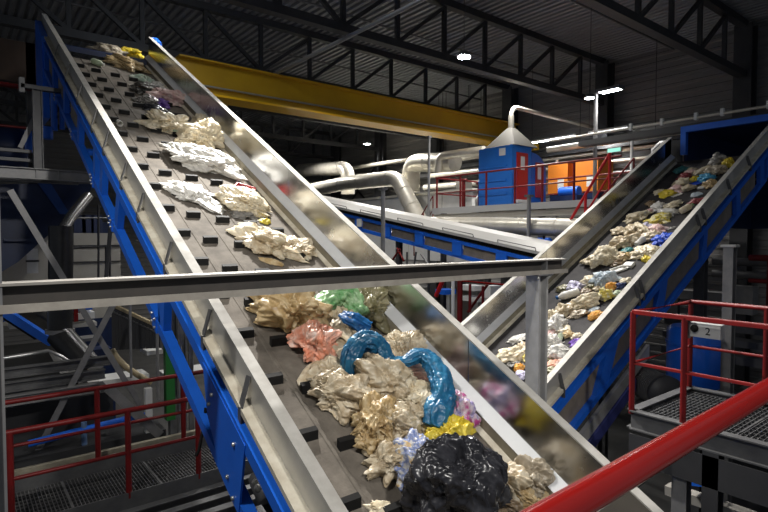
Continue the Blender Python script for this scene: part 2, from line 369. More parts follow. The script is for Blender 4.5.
# legs
for l in (5.0, 9.6): 
    for s in (.1, W-.1): MB().ibeam(F2(s, l, -.85), V3(F2(s, l, 0).x, F2(s, l, 0).y, FZ), .16, .16, .012, (1, 0, 0)).build('leg', mdst, c2)
for l in (10.8,):
    for s in (W-.1,): MB().ibeam(F1(s, l, -.85), V3(F1(s, l, 0).x, l, FZ), .16, .16, .012, (1, 0, 0)).build('leg', gyst, c1)
# ------------------------------------------------------------------ portal frame in front
YB = 3.3
t = thing('steel_portal_frame', 'grey steel beam frame spanning over the near cleated belt', 'frame', (2.5, YB, -.3))
MB().box(.16, 5.02, YB-.082, YB-.075, -.381, -.338).build('beam_lip', mat('lit_lip_steel', (.40, .37, .32), .55, .1, (.30, .275, .24), 8), t)  # light colour stands in for the lit band along the lower flange
cb = MB().bar((.16, YB, -.305), (5.02, YB, -.305), .010, .120).build('crossbeam', mat('shaded_web_steel', (.06, .055, .05), .6, .0, (.08, .07, .062), 5), t)  # web colour darkened for the shade on its face
MB().box(.16, 5.02, YB-.075, YB+.075, -.246, -.232).build('beam_flange', beamm, cb); MB().box(.16, 5.02, YB-.075, YB+.075, -.379, -.365).build('beam_flange', beamm, cb)
MB().box(4.50, 4.72, YB-.1, YB+.1, -.392, -.379).build('end_plate', gyst, t)
MB().ibeam((4.60, YB, -.39), (4.60, YB, FZ), .16, .15, .012, (1, 0, 0)).build('post', mat('post_steel', (.46, .455, .44), .5, .1, (.36, .355, .345), 6), t)
MB().ibeam((.115, YB, .38), (.115, YB, FZ), .13, .13, .012, (1, 0, 0)).build('post', gyst, t)
q = MB()
for dx in (-.09, .09): q.lathe([(.016, 0), (.016, .02), (.008, .024)], (4.61+dx, YB-.07, -.42), (0, 0, 1), 6)
q.build('bolt', boltm, t)
MB().box(4.66, 4.675, YB-.07, YB+.07, -.37, -.24).build('web_stiffener', gyst, t)
# near handrail of the viewer's bridge
a = UY(500, 551, .40); b_ = UY(800, 369, .40)
zz = UY(672, 439, .40).z
t = thing('handrail', 'thick glossy red handrail pipe close in the lower right corner', 'railing', (1.5, .4, zz))
R1 = ray(576, 502.5)*(.778/FPX); R2 = ray(768, 385)*(1.35/FPX); R2.z = R1.z; dr = (R2-R1).normalized()
MB().tube([R1-dr*1.0, R1+dr*3.0], .024, 24).build('top_rail', redm, t); RE = R1+dr*2.9
MB().tube([RE, V3(RE.x, RE.y, -1.62)], .022, 16).build('post', redm, t)
tag(MB().box(-1.2, 4.2, -1.2, .30, -1.66, -1.62).build('bridge_deck', mdst), 'grey steel footbridge deck under the near red handrail', 'walkway')
# ------------------------------------------------------------------ railing helper
def railing(name, label, pts, h, rp, rr, m, parent=None, posts=None, kick=True, group=None, mid=.5, r=.021):
    """pts: deck-level polyline; posts: list of deck points"""
    pts = [V(p) for p in pts]
    t = thing(name, label, 'railing', pts[0], group)
    up = V3(0, 0, h)
    MB().tube([p+up for p in pts], r, 12).build('top_rail', m, t)
    MB().tube([p+up*mid for p in pts], r*.7, 10).build('mid_rail', m, t)
    for p in posts or pts: MB().tube([V(p), V(p)+up], r*1.1, 12).build('post', m, t)
    if kick:
        q = MB()
        for a, c in zip(pts, pts[1:]): q.bar(a+V3(0, 0, .07), c+V3(0, 0, .07), .008, .11)
        q.build('toe_board', m, t)
    return t
# ------------------------------------------------------------------ back catwalk
ZD = .93
t = thing('catwalk', 'grey steel catwalk carrying the blue cabin in the background', 'walkway', (13.6, 10, ZD))
MB().box(13.0, 18.3, 6.8, 13.6, ZD-.04, ZD).build('deck', gyst, t)
MB().box(12.94, 13.0, 6.8, 13.6, ZD-.16, ZD+.03).build('edge_channel', mat('edge_galv', (.5, .5, .5), .4, .6), t)
MB().box(13.02, 13.1, 6.8, 13.6, ZD-.36, ZD-.18).build('edge_beam', beige, t)
for yy in (7.4, 9.4, 11.4, 13.4): MB().ibeam((13.3, yy, ZD-.05), (13.3, yy, FZ), .15, .15, .012, (1, 0, 0)).build('leg', mdst, t)
rp = [(13.02, y, ZD) for y in (13.45, 12.35, 11.25, 10.15, 9.2, 8.2, 7.2)]
railing('catwalk_railing', 'dark red railing along the front edge of the catwalk before the blue cabin', [(13.02, 13.5, ZD), (13.02, 6.9, ZD)], 1.07, 0, 0, redd, posts=rp, r=.03, kick=False)
railing('catwalk_railing', 'red railing along the rear edge of the catwalk behind the blue cabin', [(16.5, 13.5, ZD), (16.5, 6.9, ZD)], 1.07, 0, 0, redd, posts=[(16.5, y, ZD) for y in (13.4, 10.4, 9.6, 8.4, 7.2)], r=.03, kick=False)
railing('catwalk_railing', 'short red railing across the left end of the catwalk', [(13.1, 13.55, ZD), (16.4, 13.55, ZD)], 1.07, 0, 0, redd, posts=[(14.4, 13.55, ZD), (15.5, 13.55, ZD)], r=.03, kick=False)
# stairs rail going down right (bright red diagonal)
def stair(name, label, p, q, m, r=.035):
    p = V(p); q = V(q); t = thing(name, label, 'railing', p)
    MB().tube([p, q], r, 10).build('top_rail', m, t)
    d = V3(0, 0, -.5)
    MB().tube([p+d, q+d], r*.7, 8).build('mid_rail', m, t)
    for k in (0, .5, 1): c = p.lerp(q, k); MB().tube([c, c+V3(0, 0, -1.05)], r, 8).build('post', m, t)
brt = mat('bright_red_paint', (.55, .012, .015), .35)
stair('stair_handrail', 'bright red sloping stair handrail right of the light pole behind the far conveyor', UX(610, 153, 12.2), UX(563, 233, 12.2), brt, .035)
stair('stair_handrail', 'thinner red sloping stair handrail beside the orange machine, farther right', UX(634, 158, 13.6), UX(588, 214, 13.6), redd, .025)
stair('stair_handrail', 'dark red sloping stair rail at the left end of the catwalk', UX(433, 196, 13.6), UX(414, 228, 13.6), redd, .022)
# catwalk clutter
for k, (x, y, h, m, lab) in enumerate(((14.0, 13.1, 1.0, redd, 'red upright post at the left end of the catwalk, first from the thin pole'), (14.6, 12.95, .9, redd, 'red upright post left of the blue cabin, second from the thin pole'),
        (15.6, 12.9, 1.1, redd, 'red upright post just left of the blue cabin'))):
    t = thing('valve_stand', lab, 'post', (x, y, ZD), 'stands on the catwalk')
    MB().tube([(x, y, ZD), (x, y, ZD+h)], .045, 10).build('post', m, t); MB().box(x-.12, x+.12, y-.12, y+.12, ZD, ZD+.03).build('foot', mdst, t)
    MB().lathe([(.10, 0), (.12, .02), (.12, .05), (.10, .07)], (x, y, ZD+h), n=14).build('handwheel', m, t)
for k, (x, y, r, h, m, lab) in enumerate(((14.9, 13.2, .16, .55, whitem, 'white pump casing on the catwalk left of the blue cabin'), (16.2, 13.0, .2, .7, galv, 'grey metal canister on the catwalk behind the white pump casing'))):
    t = thing('pump', lab, 'pump', (x, y, ZD)); MB().lathe([(r, 0), (r, h*.7), (r*.8, h*.85), (r*.4, h)], (x, y, ZD), n=18).build('body', m, t); MB().tube([(x, y, ZD+h), (x, y-.5, ZD+h+.05)], r*.25, 10).build('outlet', silver, t)
for k, (py, x, lab) in enumerate(((150, 19.2, 'upper pale pipe along the far wall right of the light pole'), (161, 19.2, 'middle pale pipe along the far wall right of the light pole'), (173, 19.0, 'lower grey pipe along the far wall right of the light pole'))):
    p = UX(620, py, x); t = thing('wall_pipe', lab, 'pipe', p, 'far wall pipes')
    MB().tube([V3(x, 13.5, p.z), V3(x, 4.5, p.z)], .08, 10).build('pipe', silver if k < 2 else gyst, t)
    for yy in (6, 9.5, 12.5): MB().bar((x, yy, p.z), (XW-.02, yy, p.z), .05, .05).build('wall_clip', gyst, t)
# ------------------------------------------------------------------ blue cabin
t = thing('blue_cabin', 'blue steel machine cabin with grey cone roof and red door', 'cabin', (14.8, 11.7, ZD))
Za = 2.93
b = MB().box(14.0, 14.98, 11.02, 12.43, ZD, Za)
for z in (1.35, 1.8, 2.25): b.box(13.965, 14.0, 11.25, 12.43, z, z+.06)
b.box(13.97, 14.0, 11.02, 11.1, ZD, Za)
b.build('body', mat('cabin_blue', (.012, .13, .50), .4, 0, (.015, .15, .55), 2), t)
d = MB().box(14.2, 14.76, 10.985, 11.02, 1.18, 2.70).build('door', mat('door_red', (.42, .02, .015), .4), t)
MB().box(14.38, 14.58, 10.975, 10.985, 2.15, 2.58).build('notice', whitem, d)
MB().box(14.15, 14.8, 10.9, 11.0, 1.08, 1.18).build('door_step', whitem, t)
q = MB(); pr = []
for k in range(7):
    a = k/6*math.pi/2; pr.append((15.0+.80*math.sin(a), 11.02, 2.15+.62*math.cos(a)))
q.prism([(15.0, 11.02, ZD), ]+pr[:1]+pr[1:]+[(15.8, 11.02, ZD)], (0, 1.3, 0)).build('rounded_housing', mat('housing_blue', (.012, .11, .48), .4), t)
MB().box(15.2, 15.62, 10.98, 11.02, 1.3, 2.45).build('side_door', mat('door_maroon', (.30, .02, .02), .4), t)
MB().box(15.28, 15.5, 10.97, 10.98, 1.9, 2.3).build('gauge_panel', whitem, t)
MB().add([(14.0, 10.95, Za), (15.25, 10.95, Za), (15.25, 12.2, Za), (14.0, 12.2, Za), (14.55, 11.5, 3.62), (14.72, 11.5, 3.62), (14.72, 11.66, 3.62), (14.55, 11.66, 3.62)],
    [(3, 2, 1, 0), (4, 5, 6, 7), (0, 1, 5, 4), (1, 2, 6, 5), (2, 3, 7, 6), (3, 0, 4, 7)]).build('cone_roof', mat('cone_grey', (.055, .052, .046), .6, .2), t)
MB().box(13.985, 14.0, 11.3, 11.55, 2.62, 2.86).build('plate', whitem, t)
MB().tube([(14.63, 11.58, 3.6), (14.63, 11.58, 4.02)], .1, 14).build('roof_neck', silver, t)
tag(MB().tube([(14.63, 11.58, 4.02)]+[(14.63+.3*(1-math.cos(a)), 11.58, 4.02+.3*math.sin(a)) for a in (.4, .8, 1.2, 1.57)]+[(16.5, 11.58, 4.3), (19.6, 11.58, 4.25)], .07, 12).build('exhaust_pipe', silver),
    'thin silver pipe running right from the top of the cone roof', 'pipe')
# orange machines
for (ya, yb, lab) in ((11.77, 10.96, 'orange machine box next to the blue cabin'), (10.72, 9.82, 'orange machine box right of its twin, beside the light pole')):
    t = thing('orange_machine', lab, 'machine', (17.4, (ya+yb)/2, ZD), 'orange machines')
    MB().box(17.0, 18.0, yb, ya, 1.55, 2.60).build('cover', orange, t)
    MB().box(17.05, 17.95, yb+.05, ya-.05, ZD, 1.55).build('base', dblue, t)
    MB().box(16.985, 17.0, yb+.15, yb+.40, 1.7, 2.05).build('notice', whitem, t)
t = thing('blue_motor_unit', 'dark blue pump unit low between the cabin and the orange machines', 'machine', (16.0, 10.2, ZD))
MB().box(15.9, 16.4, 9.9, 10.7, ZD, 1.35).build('base', dblue, t); MB().tube([(16.1, 9.95, 1.5), (16.1, 10.65, 1.5)], .16, 14).build('motor', blue, t)
# ------------------------------------------------------------------ light poles
t = thing('light_pole', 'tall grey pole with a flat lamp head beside the orange machine', 'lamp', (13.6, 7.94, ZD))
MB().tube([(13.6, 7.94, ZD), (13.6, 7.94, 3.85)], .05, 12).build('pole', gyst, t)
hd = MB().box(13.45, 13.75, 7.22, 7.86, 3.82, 3.90).build('lamp_head', mdst, t)
MB().box(13.48, 13.72, 7.28, 7.80, 3.812, 3.82).build('lens', lampf, hd)
spot((13.6, 7.55, 3.75), (13, 7.5, 0), 110, .15, 150)
t = thing('floodlight', 'small glowing floodlight just left of the tall pole top', 'lamp', UX(590, 98, 14.5), 'far floodlights')
p = UX(590, 98, 14.5); MB().lathe([(.10, .1), (.16, 0), (.15, 0)], p, n=16).build('housing', mdst, t); MB().lathe([(.14, -.012), (.14, 0.0)], p, n=16).build('lens', lampf, t)
MB().tube([p+V3(0, 0, .1), V3(p.x, p.y, ZR)], .01, 6).build('hanger', dkst, t)
p = UX(604, 131.5, 19); t = thing('wall_lamp', 'small lamp glowing on the far wall right of the tall pole', 'lamp', p)
MB().box(p.x-.1, p.x+.9, p.y-.35, p.y+.35, p.z, p.z+.1).build('housing', mdst, t); MB().box(p.x-.08, p.x+.1, p.y-.3, p.y+.3, p.z-.03, p.z-.001).build('lens', lampf, t)
spot(p-V3(.4, 0, .2), p+V3(.6, -1, -3), 120, .1, 150)
def strip(px0, py0, px1, py1, x, lab, lens=lampf):
    a = UX(px0, py0, x); c = UX(px1, py1, x); c = V3(x, c.y, a.z)
    t = thing('strip_light', lab, 'lamp', a, 'strip lights')
    MB().bar(a+V3(0, 0, .05), c+V3(0, 0, .05), .14, .07).build('housing', whitem, t); MB().bar(a, c, .10, .03).build('tube', lens, t)
    MB().tube([a+V3(0, 0, .08), V3(a.x, a.y, ZR)], .008, 6).build('hanger', dkst, t)
strip(532, 143, 575, 137.5, 18, 'glowing strip light behind the cabin, left of the tall pole')
strip(589, 134, 628, 129, 18.5, 'dim strip light behind the tall pole', lampd)
# thin poles
for (x, px, y0, y1, r, lab) in ((9.35, 383, 190, 262, .06, 'grey post standing before the blue covered conveyor'), (12.75, 429, 138, 212, .045, 'thin grey pole rising at the left end of the catwalk'),
        (12.0, 529, 197, 262, .055, 'thin grey pole standing before the large silver duct')):
    a = UX(px, y0, x); t = thing('steel_pole', lab, 'pole', V3(x, a.y, FZ))
    MB().tube([(x, a.y, FZ), (x, a.y, a.z)], r, 12).build('pole', gyst, t)
    MB().box(x-r*1.6, x+r*1.6, a.y-r*1.6, a.y+r*1.6, a.z, a.z+.06).build('cap', mdst, t)
for (px, py0, py1, lab) in ((557, 160, 190, 'thin white support pole right of the cabin under the strip light'), (632, 137, 172, 'thin white support pole behind the stair rails')):
    a = UX(px, py0, 17.6); tag(MB().tube([(17.6, a.y, a.z), (17.6, a.y, ZD-2)], .05, 8).build('support_pole', whitem), lab, 'pole')
# exit sign
p = UX(614, 150, 16.8); t = thing('exit_sign', 'small glowing green exit sign behind the stair rails', 'sign', p)
MB().box(p.x, p.x+.06, p.y-.25, p.y+.25, p.z-.08, p.z+.08).build('housing', mdst, t); MB().box(p.x-.006, p.x, p.y-.22, p.y+.22, p.z-.06, p.z+.06).build('sign_face', signm, t)
# ------------------------------------------------------------------ ducts
def duct(label, pts, r, name='ventilation_duct', m=silver, seams=True, group=None, n=20):
    pts = [V(p) for p in pts]
    # round the corners
    out = [pts[0]]
    for i in range(1, len(pts)-1):
        a = (pts[i-1]-pts[i]); c = (pts[i+1]-pts[i]); k = min(1.25*r*1.3, a.length*.45, c.length*.45)
        A = pts[i]+a.normalized()*k; B = pts[i]+c.normalized()*k
        for j in range(7):
            u = j/6; out.append(A*(1-u)**2+pts[i]*2*u*(1-u)+B*u*u)
    out.append(pts[-1])
    t = thing(name, label, 'duct', pts[0], group)
    MB().tube(out, r, n).build('pipe', m, t)
    if seams:
        q = MB()
        for a, c in zip(pts, pts[1:]):
            L = (c-a).length; k = 1
            while k*1.1 < L-.2:
                p = a+(c-a).normalized()*k*1.1; d = (c-a).normalized(); MB().tube([p-d*.02, p+d*.02], r*1.03, n).build('seam_ring', silver, t); k += 1
    return t
duct('large silver duct running level under the catwalk', [(12.3, 17, .55), (12.3, 6.2, .17)], .235)
duct('silver duct with elbow descending to the blue covered conveyor', [(15, 25.5, 2.45), UX(347, 183, 15), UX(397, 178, 15)+V3(0, 0, .0), UX(422, 226, 14.2)], .34)
duct('silver duct rising to a rounded elbow behind the blue covered conveyor', [(16.3, 28.5, 3.95), UX(348, 168, 16.3), UX(348, 194, 16.3)], .36)
duct('tall silver duct elbow left of the blue cabin', [UX(411, 192, 16), UX(411, 163, 16), UX(455, 162, 16)], .40)
duct('smaller silver duct passing behind the cabin roof', [UX(438, 172, 15.6), UX(440, 156, 15.6), UX(484, 150, 15.6)], .16)
for k, (pa, pb, r, lab) in enumerate((((300, 176), (420, 160), .10, 'upper silver pipe crossing behind the duct elbows'), ((430, 163), (500, 152), .14, 'silver pipe behind the cabin, uppermost of the bundle'),
        ((430, 176), (484, 171), .12, 'silver pipe behind the catwalk railing, middle of the bundle'), ((425, 188), (484, 184), .16, 'silver pipe behind the catwalk railing, lowest of the bundle'),
        ((548, 150), (700, 128), .12, 'long pale pipe high behind the light pole'), ((300, 188), (412, 181), .14, 'lower silver pipe crossing behind the duct elbows'))):
    a = UX(*pa, 18.0); c = UX(*pb, 18.0); c = V3(18, c.y, (a.z+c.z)/2); t = duct(lab, [a, c], r, 'service_pipe', seams=False, group='background pipes', n=12)
    for f in (.25, .75):
        p = a.lerp(c, f); MB().tube([p+V3(0, 0, r*.9), V3(p.x, p.y, ZR)], .012, 6).build('hanger', dkst, t)
# clutter on white tank
t = thing('white_tank', 'long white insulated housing behind the blue covered conveyor', 'machine', (15.8, 19, 0))
MB().box(15.3, 16.6, 13.9, 25.0, -1.0, 1.70).build('body', whitem, t)
q = MB()
for yy in (15.5, 17.5, 19.5, 21.5, 23.5): q.box(15.285, 15.3, yy-.015, yy+.015, -1, 1.7)
q.build('panel_seam', beige, t)
MB().box(15.2, 16.7, 13.8, 25.1, 1.70, 1.80).build('lid', mat('lid_cream', (.6, .58, .5), .5), t)
for (px, py, w, h, m, lab) in ((446, 197, .5, .35, whitem, 'small white box on the white housing beside the catwalk end'), (459, 186, .4, .5, beige, 'beige equipment box behind the catwalk railing'),
        (474, 199, .5, .3, galv, 'flat grey equipment box behind the catwalk railing')):
    p = UX(px, py, 17); tag(MB().box(p.x, p.x+.6, p.y-w/2, p.y+w/2, FZ, p.z+h/2).build('equipment_box', m), lab, 'box')
# ------------------------------------------------------------------ middle blue covered conveyor
FM = lambda s, l, h: V3(10.5+s, l, -1.77+h+.166*l)
t = thing('covered_conveyor', 'blue conveyor with long white cover sloping down in the middle distance', 'conveyor', FM(.5, 11, 0))
L0, L1 = 6.3, 19.5
ext(FM, rect(0, .9, -.47, -.36), L0, L1).build('bottom_chord', blue, t)
ext(FM, rect(0, .9, -.10, 0), L0, L1).build('top_chord', blue, t)
y = 6.9
while y < 19:
    w = .28 if int(y*10) % 3 else .5
    fbox(FM, -.02, .04, y, y+.34, -.42, -.04).build('frame_post', blue, t)
    fbox(FM, .06, .08, y+.34, y+1.5, -.36, -.1).build('guard_panel', guardm, t); y += 1.5
ext(FM, rect(-.02, .92, .02, .12), L0, L1).build('belt_housing', blackm, t)
ext(FM, [(-.1, .12), (-.1, .19), (.12, .36), (.88, .36), (1.0, .22), (1.0, .12)], L0, L1).build('cover', mat('cover_white', (.46, .45, .43), .45, .2), t)
y = 7.5
while y < 19: MB().tube([FM(-.1, y, .19), FM(-.12, y, .26), FM(-.12, y+1.1, .26), FM(-.1, y+1.1, .19)], .012, 6).build('cover_handle', mdst, t); y += 1.9
for y in (8.5, 13, 17.5): MB().ibeam(FM(.45, y, -.47), V3(10.95, y, FZ), .16, .16, .012, (1, 0, 0)).build('leg', mdst, t)
MB().box(10.49-.03, 10.49, 14.35, 14.6, FM(0, 14.5, -.2).z-.12, FM(0, 14.5, -.2).z+.14).build('notice', whitem, t)
# blue drives under the duct
for k in range(4):
    p = UX(524+k*8, 243, 12.0); tag(MB().lathe([(.06, -.16), (.1, -.14), (.1, .1), (.05, .14)], p, n=12).build('valve_drive', blue), ('first', 'second', 'third', 'fourth')[k]+' small blue valve drive from the left under the large silver duct', 'valve', 'valve drives under the duct')
# red stair cluster in the triangle under the beam
t = thing('stairway', 'red stair frame seen in the gap between both conveyors', 'stairs', (8.2, 8.0, -2.5))
for (px, y0, y1, r, m) in ((460, 280, 330, .06, redd), (470, 284, 312, .03, redd), (483, 286, 310, .03, redd)):
    a = UX(px, y0, 8.6); c = UX(px, y1, 8.6); MB().tube([a, V3(a.x, a.y, c.z)], r, 10).build('post', m, t)
a, c = UX(440, 290, 8.6), UX(512, 278, 8.6); 
for z in (-.55, -.85): MB().tube([V3(8.6, a.y+.4, z-.12), V3(8.6, c.y-.2, z-.12)], .02, 8).build('rail', redm, t)
MB().tube([UX(436, 296, 8.4), UX(443, 280, 8.4)], .05, 10).build('handrail', brt, t)
MB().tube([UX(468, 312, 8.9), UX(488, 284, 8.9)], .03, 10).build('brace', redd, t)
a = UX(453, 280, 8.4); tag(MB().tube([(8.4, a.y, FZ), (8.4, a.y, a.z)], .04, 10).build('support_pole', whitem), 'thin pale pole in the gap between both conveyors', 'pole')
for (px, py, w, h, m, lab) in ((440, 292, .35, .12, blue, 'small blue crate in the gap between both conveyors'), (466, 288, .5, .12, whitem, 'white duct box in the gap between both conveyors, upper one'), (468, 299, .6, .1, whitem, 'white duct box in the gap between both conveyors, lower one'), (487, 292, .2, .28, whitem, 'white upright box near the right tip of the gap')):
    p = UX(px, py, 9.6); tag(MB().box(p.x, p.x+.4, p.y-w/2, p.y+w/2, p.z-h/2, p.z+h/2).build('equipment_box', m), lab, 'box')
for (px, lab) in ((393, 'red'),):
    t = thing('pipe_rack', 'tangle of thin red and grey tubes under the blue covered conveyor', 'frame', UX(395, 255, 10.2))
    for k, (x0, y0, x1, y1, m) in enumerate(((391, 262, 400, 249, redd), (397, 248, 404, 261, redm), (407, 252, 407, 266, mdst), (416, 252, 414, 266, mdst), (421, 254, 428, 264, gyst))):
        MB().tube([UX(x0, y0, 10.2), UX(x1, y1, 10.2)], .03, 8).build('tube', m, t)
# ------------------------------------------------------------------ upper right machine
t = thing('machine_housing', 'dark navy machine housing with blue frame swallowing the far conveyor', 'machine', (14, 3, FZ))
zt = UX(684, 130, 12.75).z; yl = UX(684, 130, 12.75).y
MB().box(12.7, 12.82, 0.5, yl+.05, zt-.06, zt+.07).build('frame_bar', blue, t)
MB().box(12.7, 12.82, yl-.06, yl+.05, zt-.55, zt-.06).build('frame_upright', blue, t)
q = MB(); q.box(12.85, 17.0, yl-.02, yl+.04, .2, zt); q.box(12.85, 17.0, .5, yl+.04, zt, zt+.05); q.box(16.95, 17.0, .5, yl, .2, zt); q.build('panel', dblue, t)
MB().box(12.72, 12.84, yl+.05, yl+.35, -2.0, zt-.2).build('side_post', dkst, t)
MB().tube([(15, .6, zt-.5), (15, yl-.3, zt-.5)], .03, 8).build('inner_rod', gyst, t)
MB().tube([(15, .6, zt-1.0), (15, yl-.3, zt-1.0)], .03, 8).build('inner_rod', gyst, t)
zp = UX(650, 125, 12.3).z
t = thing('service_pipe', 'thin pale pipe with clamps above the blue machine frame', 'pipe', (12.3, 4, zp))
MB().tube([(12.3, 8.5, zp), (12.3, -2, zp)], .03, 10).build('pipe', silver, t)
for yy in (2.5, 3.6, 4.4, 4.9, 5.6, 6.3): MB().box(12.26, 12.34, yy-.03, yy+.03, zp-.05, zp+.10).build('clamp', whitem, t)
tag(MB().box(13.2, 13.5, -2, 8.2, zp-.08, zp+.06).build('cable_tray', mat('tray_steel', (.05, .05, .05), .6, .1)), 'dark cable tray behind the thin clamped pipe', 'tray')
t = thing('vent_elbow', 'grey bent vent pipe behind the top end of the far conveyor', 'pipe', UX(654, 160, 14))
pp = [UX(654, 168, 14), UX(655, 150, 14), UX(661, 144, 14), UX(672, 143, 14)]
MB().tube(pp, .09, 12).build('pipe', gyst, t)
# ------------------------------------------------------------------ right platform
ZP = -1.86; XA, XB = 5.54, 6.95; YE = 2.78
t = thing('service_platform', 'dark grey grating platform at the right below the far conveyor', 'walkway', (6.2, 1.4, ZP))
def grating(b, x0, x1, y0, y1, z, sp=.045, along='x'):
    if along == 'x':
        y = y0
        while y < y1: b.box(x0, x1, y, y+.008, z-.03, z); y += sp
        x = x0
        while x < x1: b.box(x, x+.006, y0, y1, z-.02, z-.004); x += .1
    else:
        x = x0
        while x < x1: b.box(x, x+.008, y0, y1, z-.03, z); x += sp
        y = y0
        while y < y1: b.box(x0, x1, y, y+.006, z-.02, z-.004); y += .1
    return b
for (y0, y1) in ((-1.2, -.2), (-.18, .82), (.84, 1.84), (1.86, YE-.03)):
    q = grating(MB(), XA+.05, XB-.05, y0, y1, ZP); q.box(XA+.05, XB-.05, y0-.01, y0+.01, ZP-.035, ZP+.002); q.build('grating_panel', mdst, t)
q = MB().ibeam((XA, -1.2, ZP-.06), (XA, YE, ZP-.06), .10, .20, .014); q.build('edge_beam', mdst, t)
q = MB().ibeam((XB, -1.2, ZP-.06), (XB, YE, ZP-.06), .10, .20, .014); q.build('edge_beam', mdst, t)
q = MB().ibeam((XA, YE, ZP-.06), (XB, YE, ZP-.06), .10, .20, .014); q.build('end_beam', mdst, t)
MB().box(XA-.05, XA-.035, -1.2, YE, ZP-.5, ZP-.2).build('lower_beam', dkst, t)
for (x, y) in ((XA+.02, 2.0), (XA+.02, .2), (XB, 2.5)): MB().ibeam((x, y, ZP-.16), (x, y, FZ), .14, .14, .012, (1, 0, 0)).build('leg', dkst, t)
r1 = railing('platform_railing', 'dark red tube railing around the end of the right platform', [(XA, -1.2, ZP), (XA, 2.78, ZP), (XB, 2.78, ZP), (XB, -1.2, ZP)], 1.07, 0, 0, redd,
    posts=[(XA, 2.78, ZP), (XA, 2.27, ZP), (XB, 2.78, ZP), (XA, .4, ZP), (XB, 2.0, ZP)], kick=False, r=.026)
# control box on near railing
pA = UX(689, 322, XA+.06); pB = UX(721, 340, XA+.06)
t = thing('control_box', 'grey switch box with black rotary knob hung on the platform railing', 'box', (XA+.1, (pA.y+pB.y)/2, pB.z))
MB().box(XA+.045, XA+.15, pB.y, pA.y, pB.z, pA.z).build('case', mat('box_grey', (.42, .42, .41), .5), t)
MB().lathe([(.035, 0), (.035, .02), (.02, .02), (.02, .05)], (XA+.045, pA.y-.06, (pA.z+pB.z)/2+.015), (-1, 0, 0), 14).build('rotary_knob', blackm, t)
zc = (pA.z+pB.z)/2; yc = pA.y-.175
tx = bpy.data.curves.new('digit', 'FONT'); tx.body = '2'; tx.size = .10; tx.extrude = .001; tx.align_x = 'CENTER'
dg = bpy.data.objects.new('digit_marking', tx); COL.objects.link(dg)
dgm = dg.to_mesh(); me = bpy.data.meshes.new_from_object(dg); bpy.data.objects.remove(dg)
dg = bpy.data.objects.new('digit_marking', me); COL.objects.link(dg); me.materials.clear(); me.materials.append(blackm)
me.transform(Matrix(((0, 0, -1, XA+.0435), (-1, 0, 0, yc), (0, 1, 0, zc-.035), (0, 0, 0, 1)))); adopt(dg, t)
MB().box(XA+.03, XA+.06, pA.y-.02, pA.y+.03, pB.z-.02, ZP+1.07).build('mount_strap', gyst, t)
# column right
cx_, cy_ = 9.3, UY(729, 300, 1).x
p = UX(729, 300, 8.1)
t = thing('steel_column', 'grey steel column standing behind the right platform railing', 'column', (8.1, p.y, FZ))
zt_ = UX(727, 247, 8.1).z
MB().ibeam((8.1, p.y, FZ), (8.1, p.y, zt_), .12, .14, .014, (1, 0, 0)).build('shaft', gyst, t)
MB().box(8.02, 8.18, p.y-.09, p.y+.09, zt_, zt_+.03).build('head_plate', galv, t)
# dark machinery behind the right platform
t = thing('blue_drum', 'round blue steel drum behind the platform railing', 'drum', UX(694, 374, 8.6))
pc = UX(694, 356, 8.4); MB().lathe([(.34, -.42), (.36, -.40), (.36, .40), (.30, .44)], pc, n=28).build('body', blue, t)
MB().lathe([(.375, .18), (.375, .22)], pc, n=28).build('hoop', blue, t)
t = thing('drive_motor', 'dark round drive motor on the platform end below the far conveyor', 'motor', UX(655, 395, 7.4))
pc = UX(655, 388, 7.2)
MB().lathe([(.10, -.32), (.20, -.30), (.20, .22), (.23, .23), (.23, .30), (.06, .33)], pc, (-.6, -.8, 0), 22).build('housing', dkst, t)
q = MB()
for k in range(12):
    a = k/12*6.283; q.lathe([(.218, -.26+.04*k), (.218, -.245+.04*k)], pc, (-.6, -.8, 0), 22)
q.build('cooling_fin', mdst, t)
MB().box(pc.x-.22, pc.x+.22, pc.y-.22, pc.y+.22, pc.z-.34, pc.z-.2).build('foot', mdst, t)
railing('far_railing', 'red railing in the dark behind the grey column', [(10.2, 3.2, -1.1), (10.2, -2, -1.1)], .75, 0, 0, redd, posts=[(10.2, 2.9, -1.1), (10.2, 1.5, -1.1), (10.2, .3, -1.1)], kick=False, r=.05)
for k, (px, py, x, w, h, m, lab) in enumerate(((690, 295, 11, 1.2, .16, gyst, 'grey duct section in the dark behind the red railing'), (738, 300, 12, .5, .55, gyst, 'grey box section at the dark right side behind the column'),
        (745, 330, 9.5, 2.4, .12, mdst, 'dark steel beam right of the control box, upper one'), (745, 345, 9.2, 2.4, .10, mdst, 'dark steel beam right of the control box, middle one'), (745, 362, 9.0, 2.4, .12, mdst, 'dark steel beam right of the control box, lowest one'))):
    p = UX(px, py, x); tag(MB().box(p.x, p.x+.3, p.y-w/2, p.y+w/2, p.z-h/2, p.z+h/2).build('machine_beam', m), lab, 'beam')
for k, (px, py, lab) in enumerate(((745, 262, 'dark pipe in the deep shade below the machine housing, upper'), (745, 275, 'dark pipe in the deep shade below the machine housing, lower'))):
    p = UX(px, py, 12); tag(MB().tube([(p.x, 4.4, p.z), (p.x, -3, p.z)], .08, 12).build('machine_pipe', mdst), lab, 'pipe')
t = thing('lower_machine', 'large dark machine body below the right platform', 'machine', (9.5, 1, FZ))
MB().box(8.9, 13.5, -3, 3.0, FZ, -2.3).build('body', dkst, t)
MB().box(8.88, 8.9, -3, 3.0, -2.7, -2.4).build('blue_band', dblue, t)
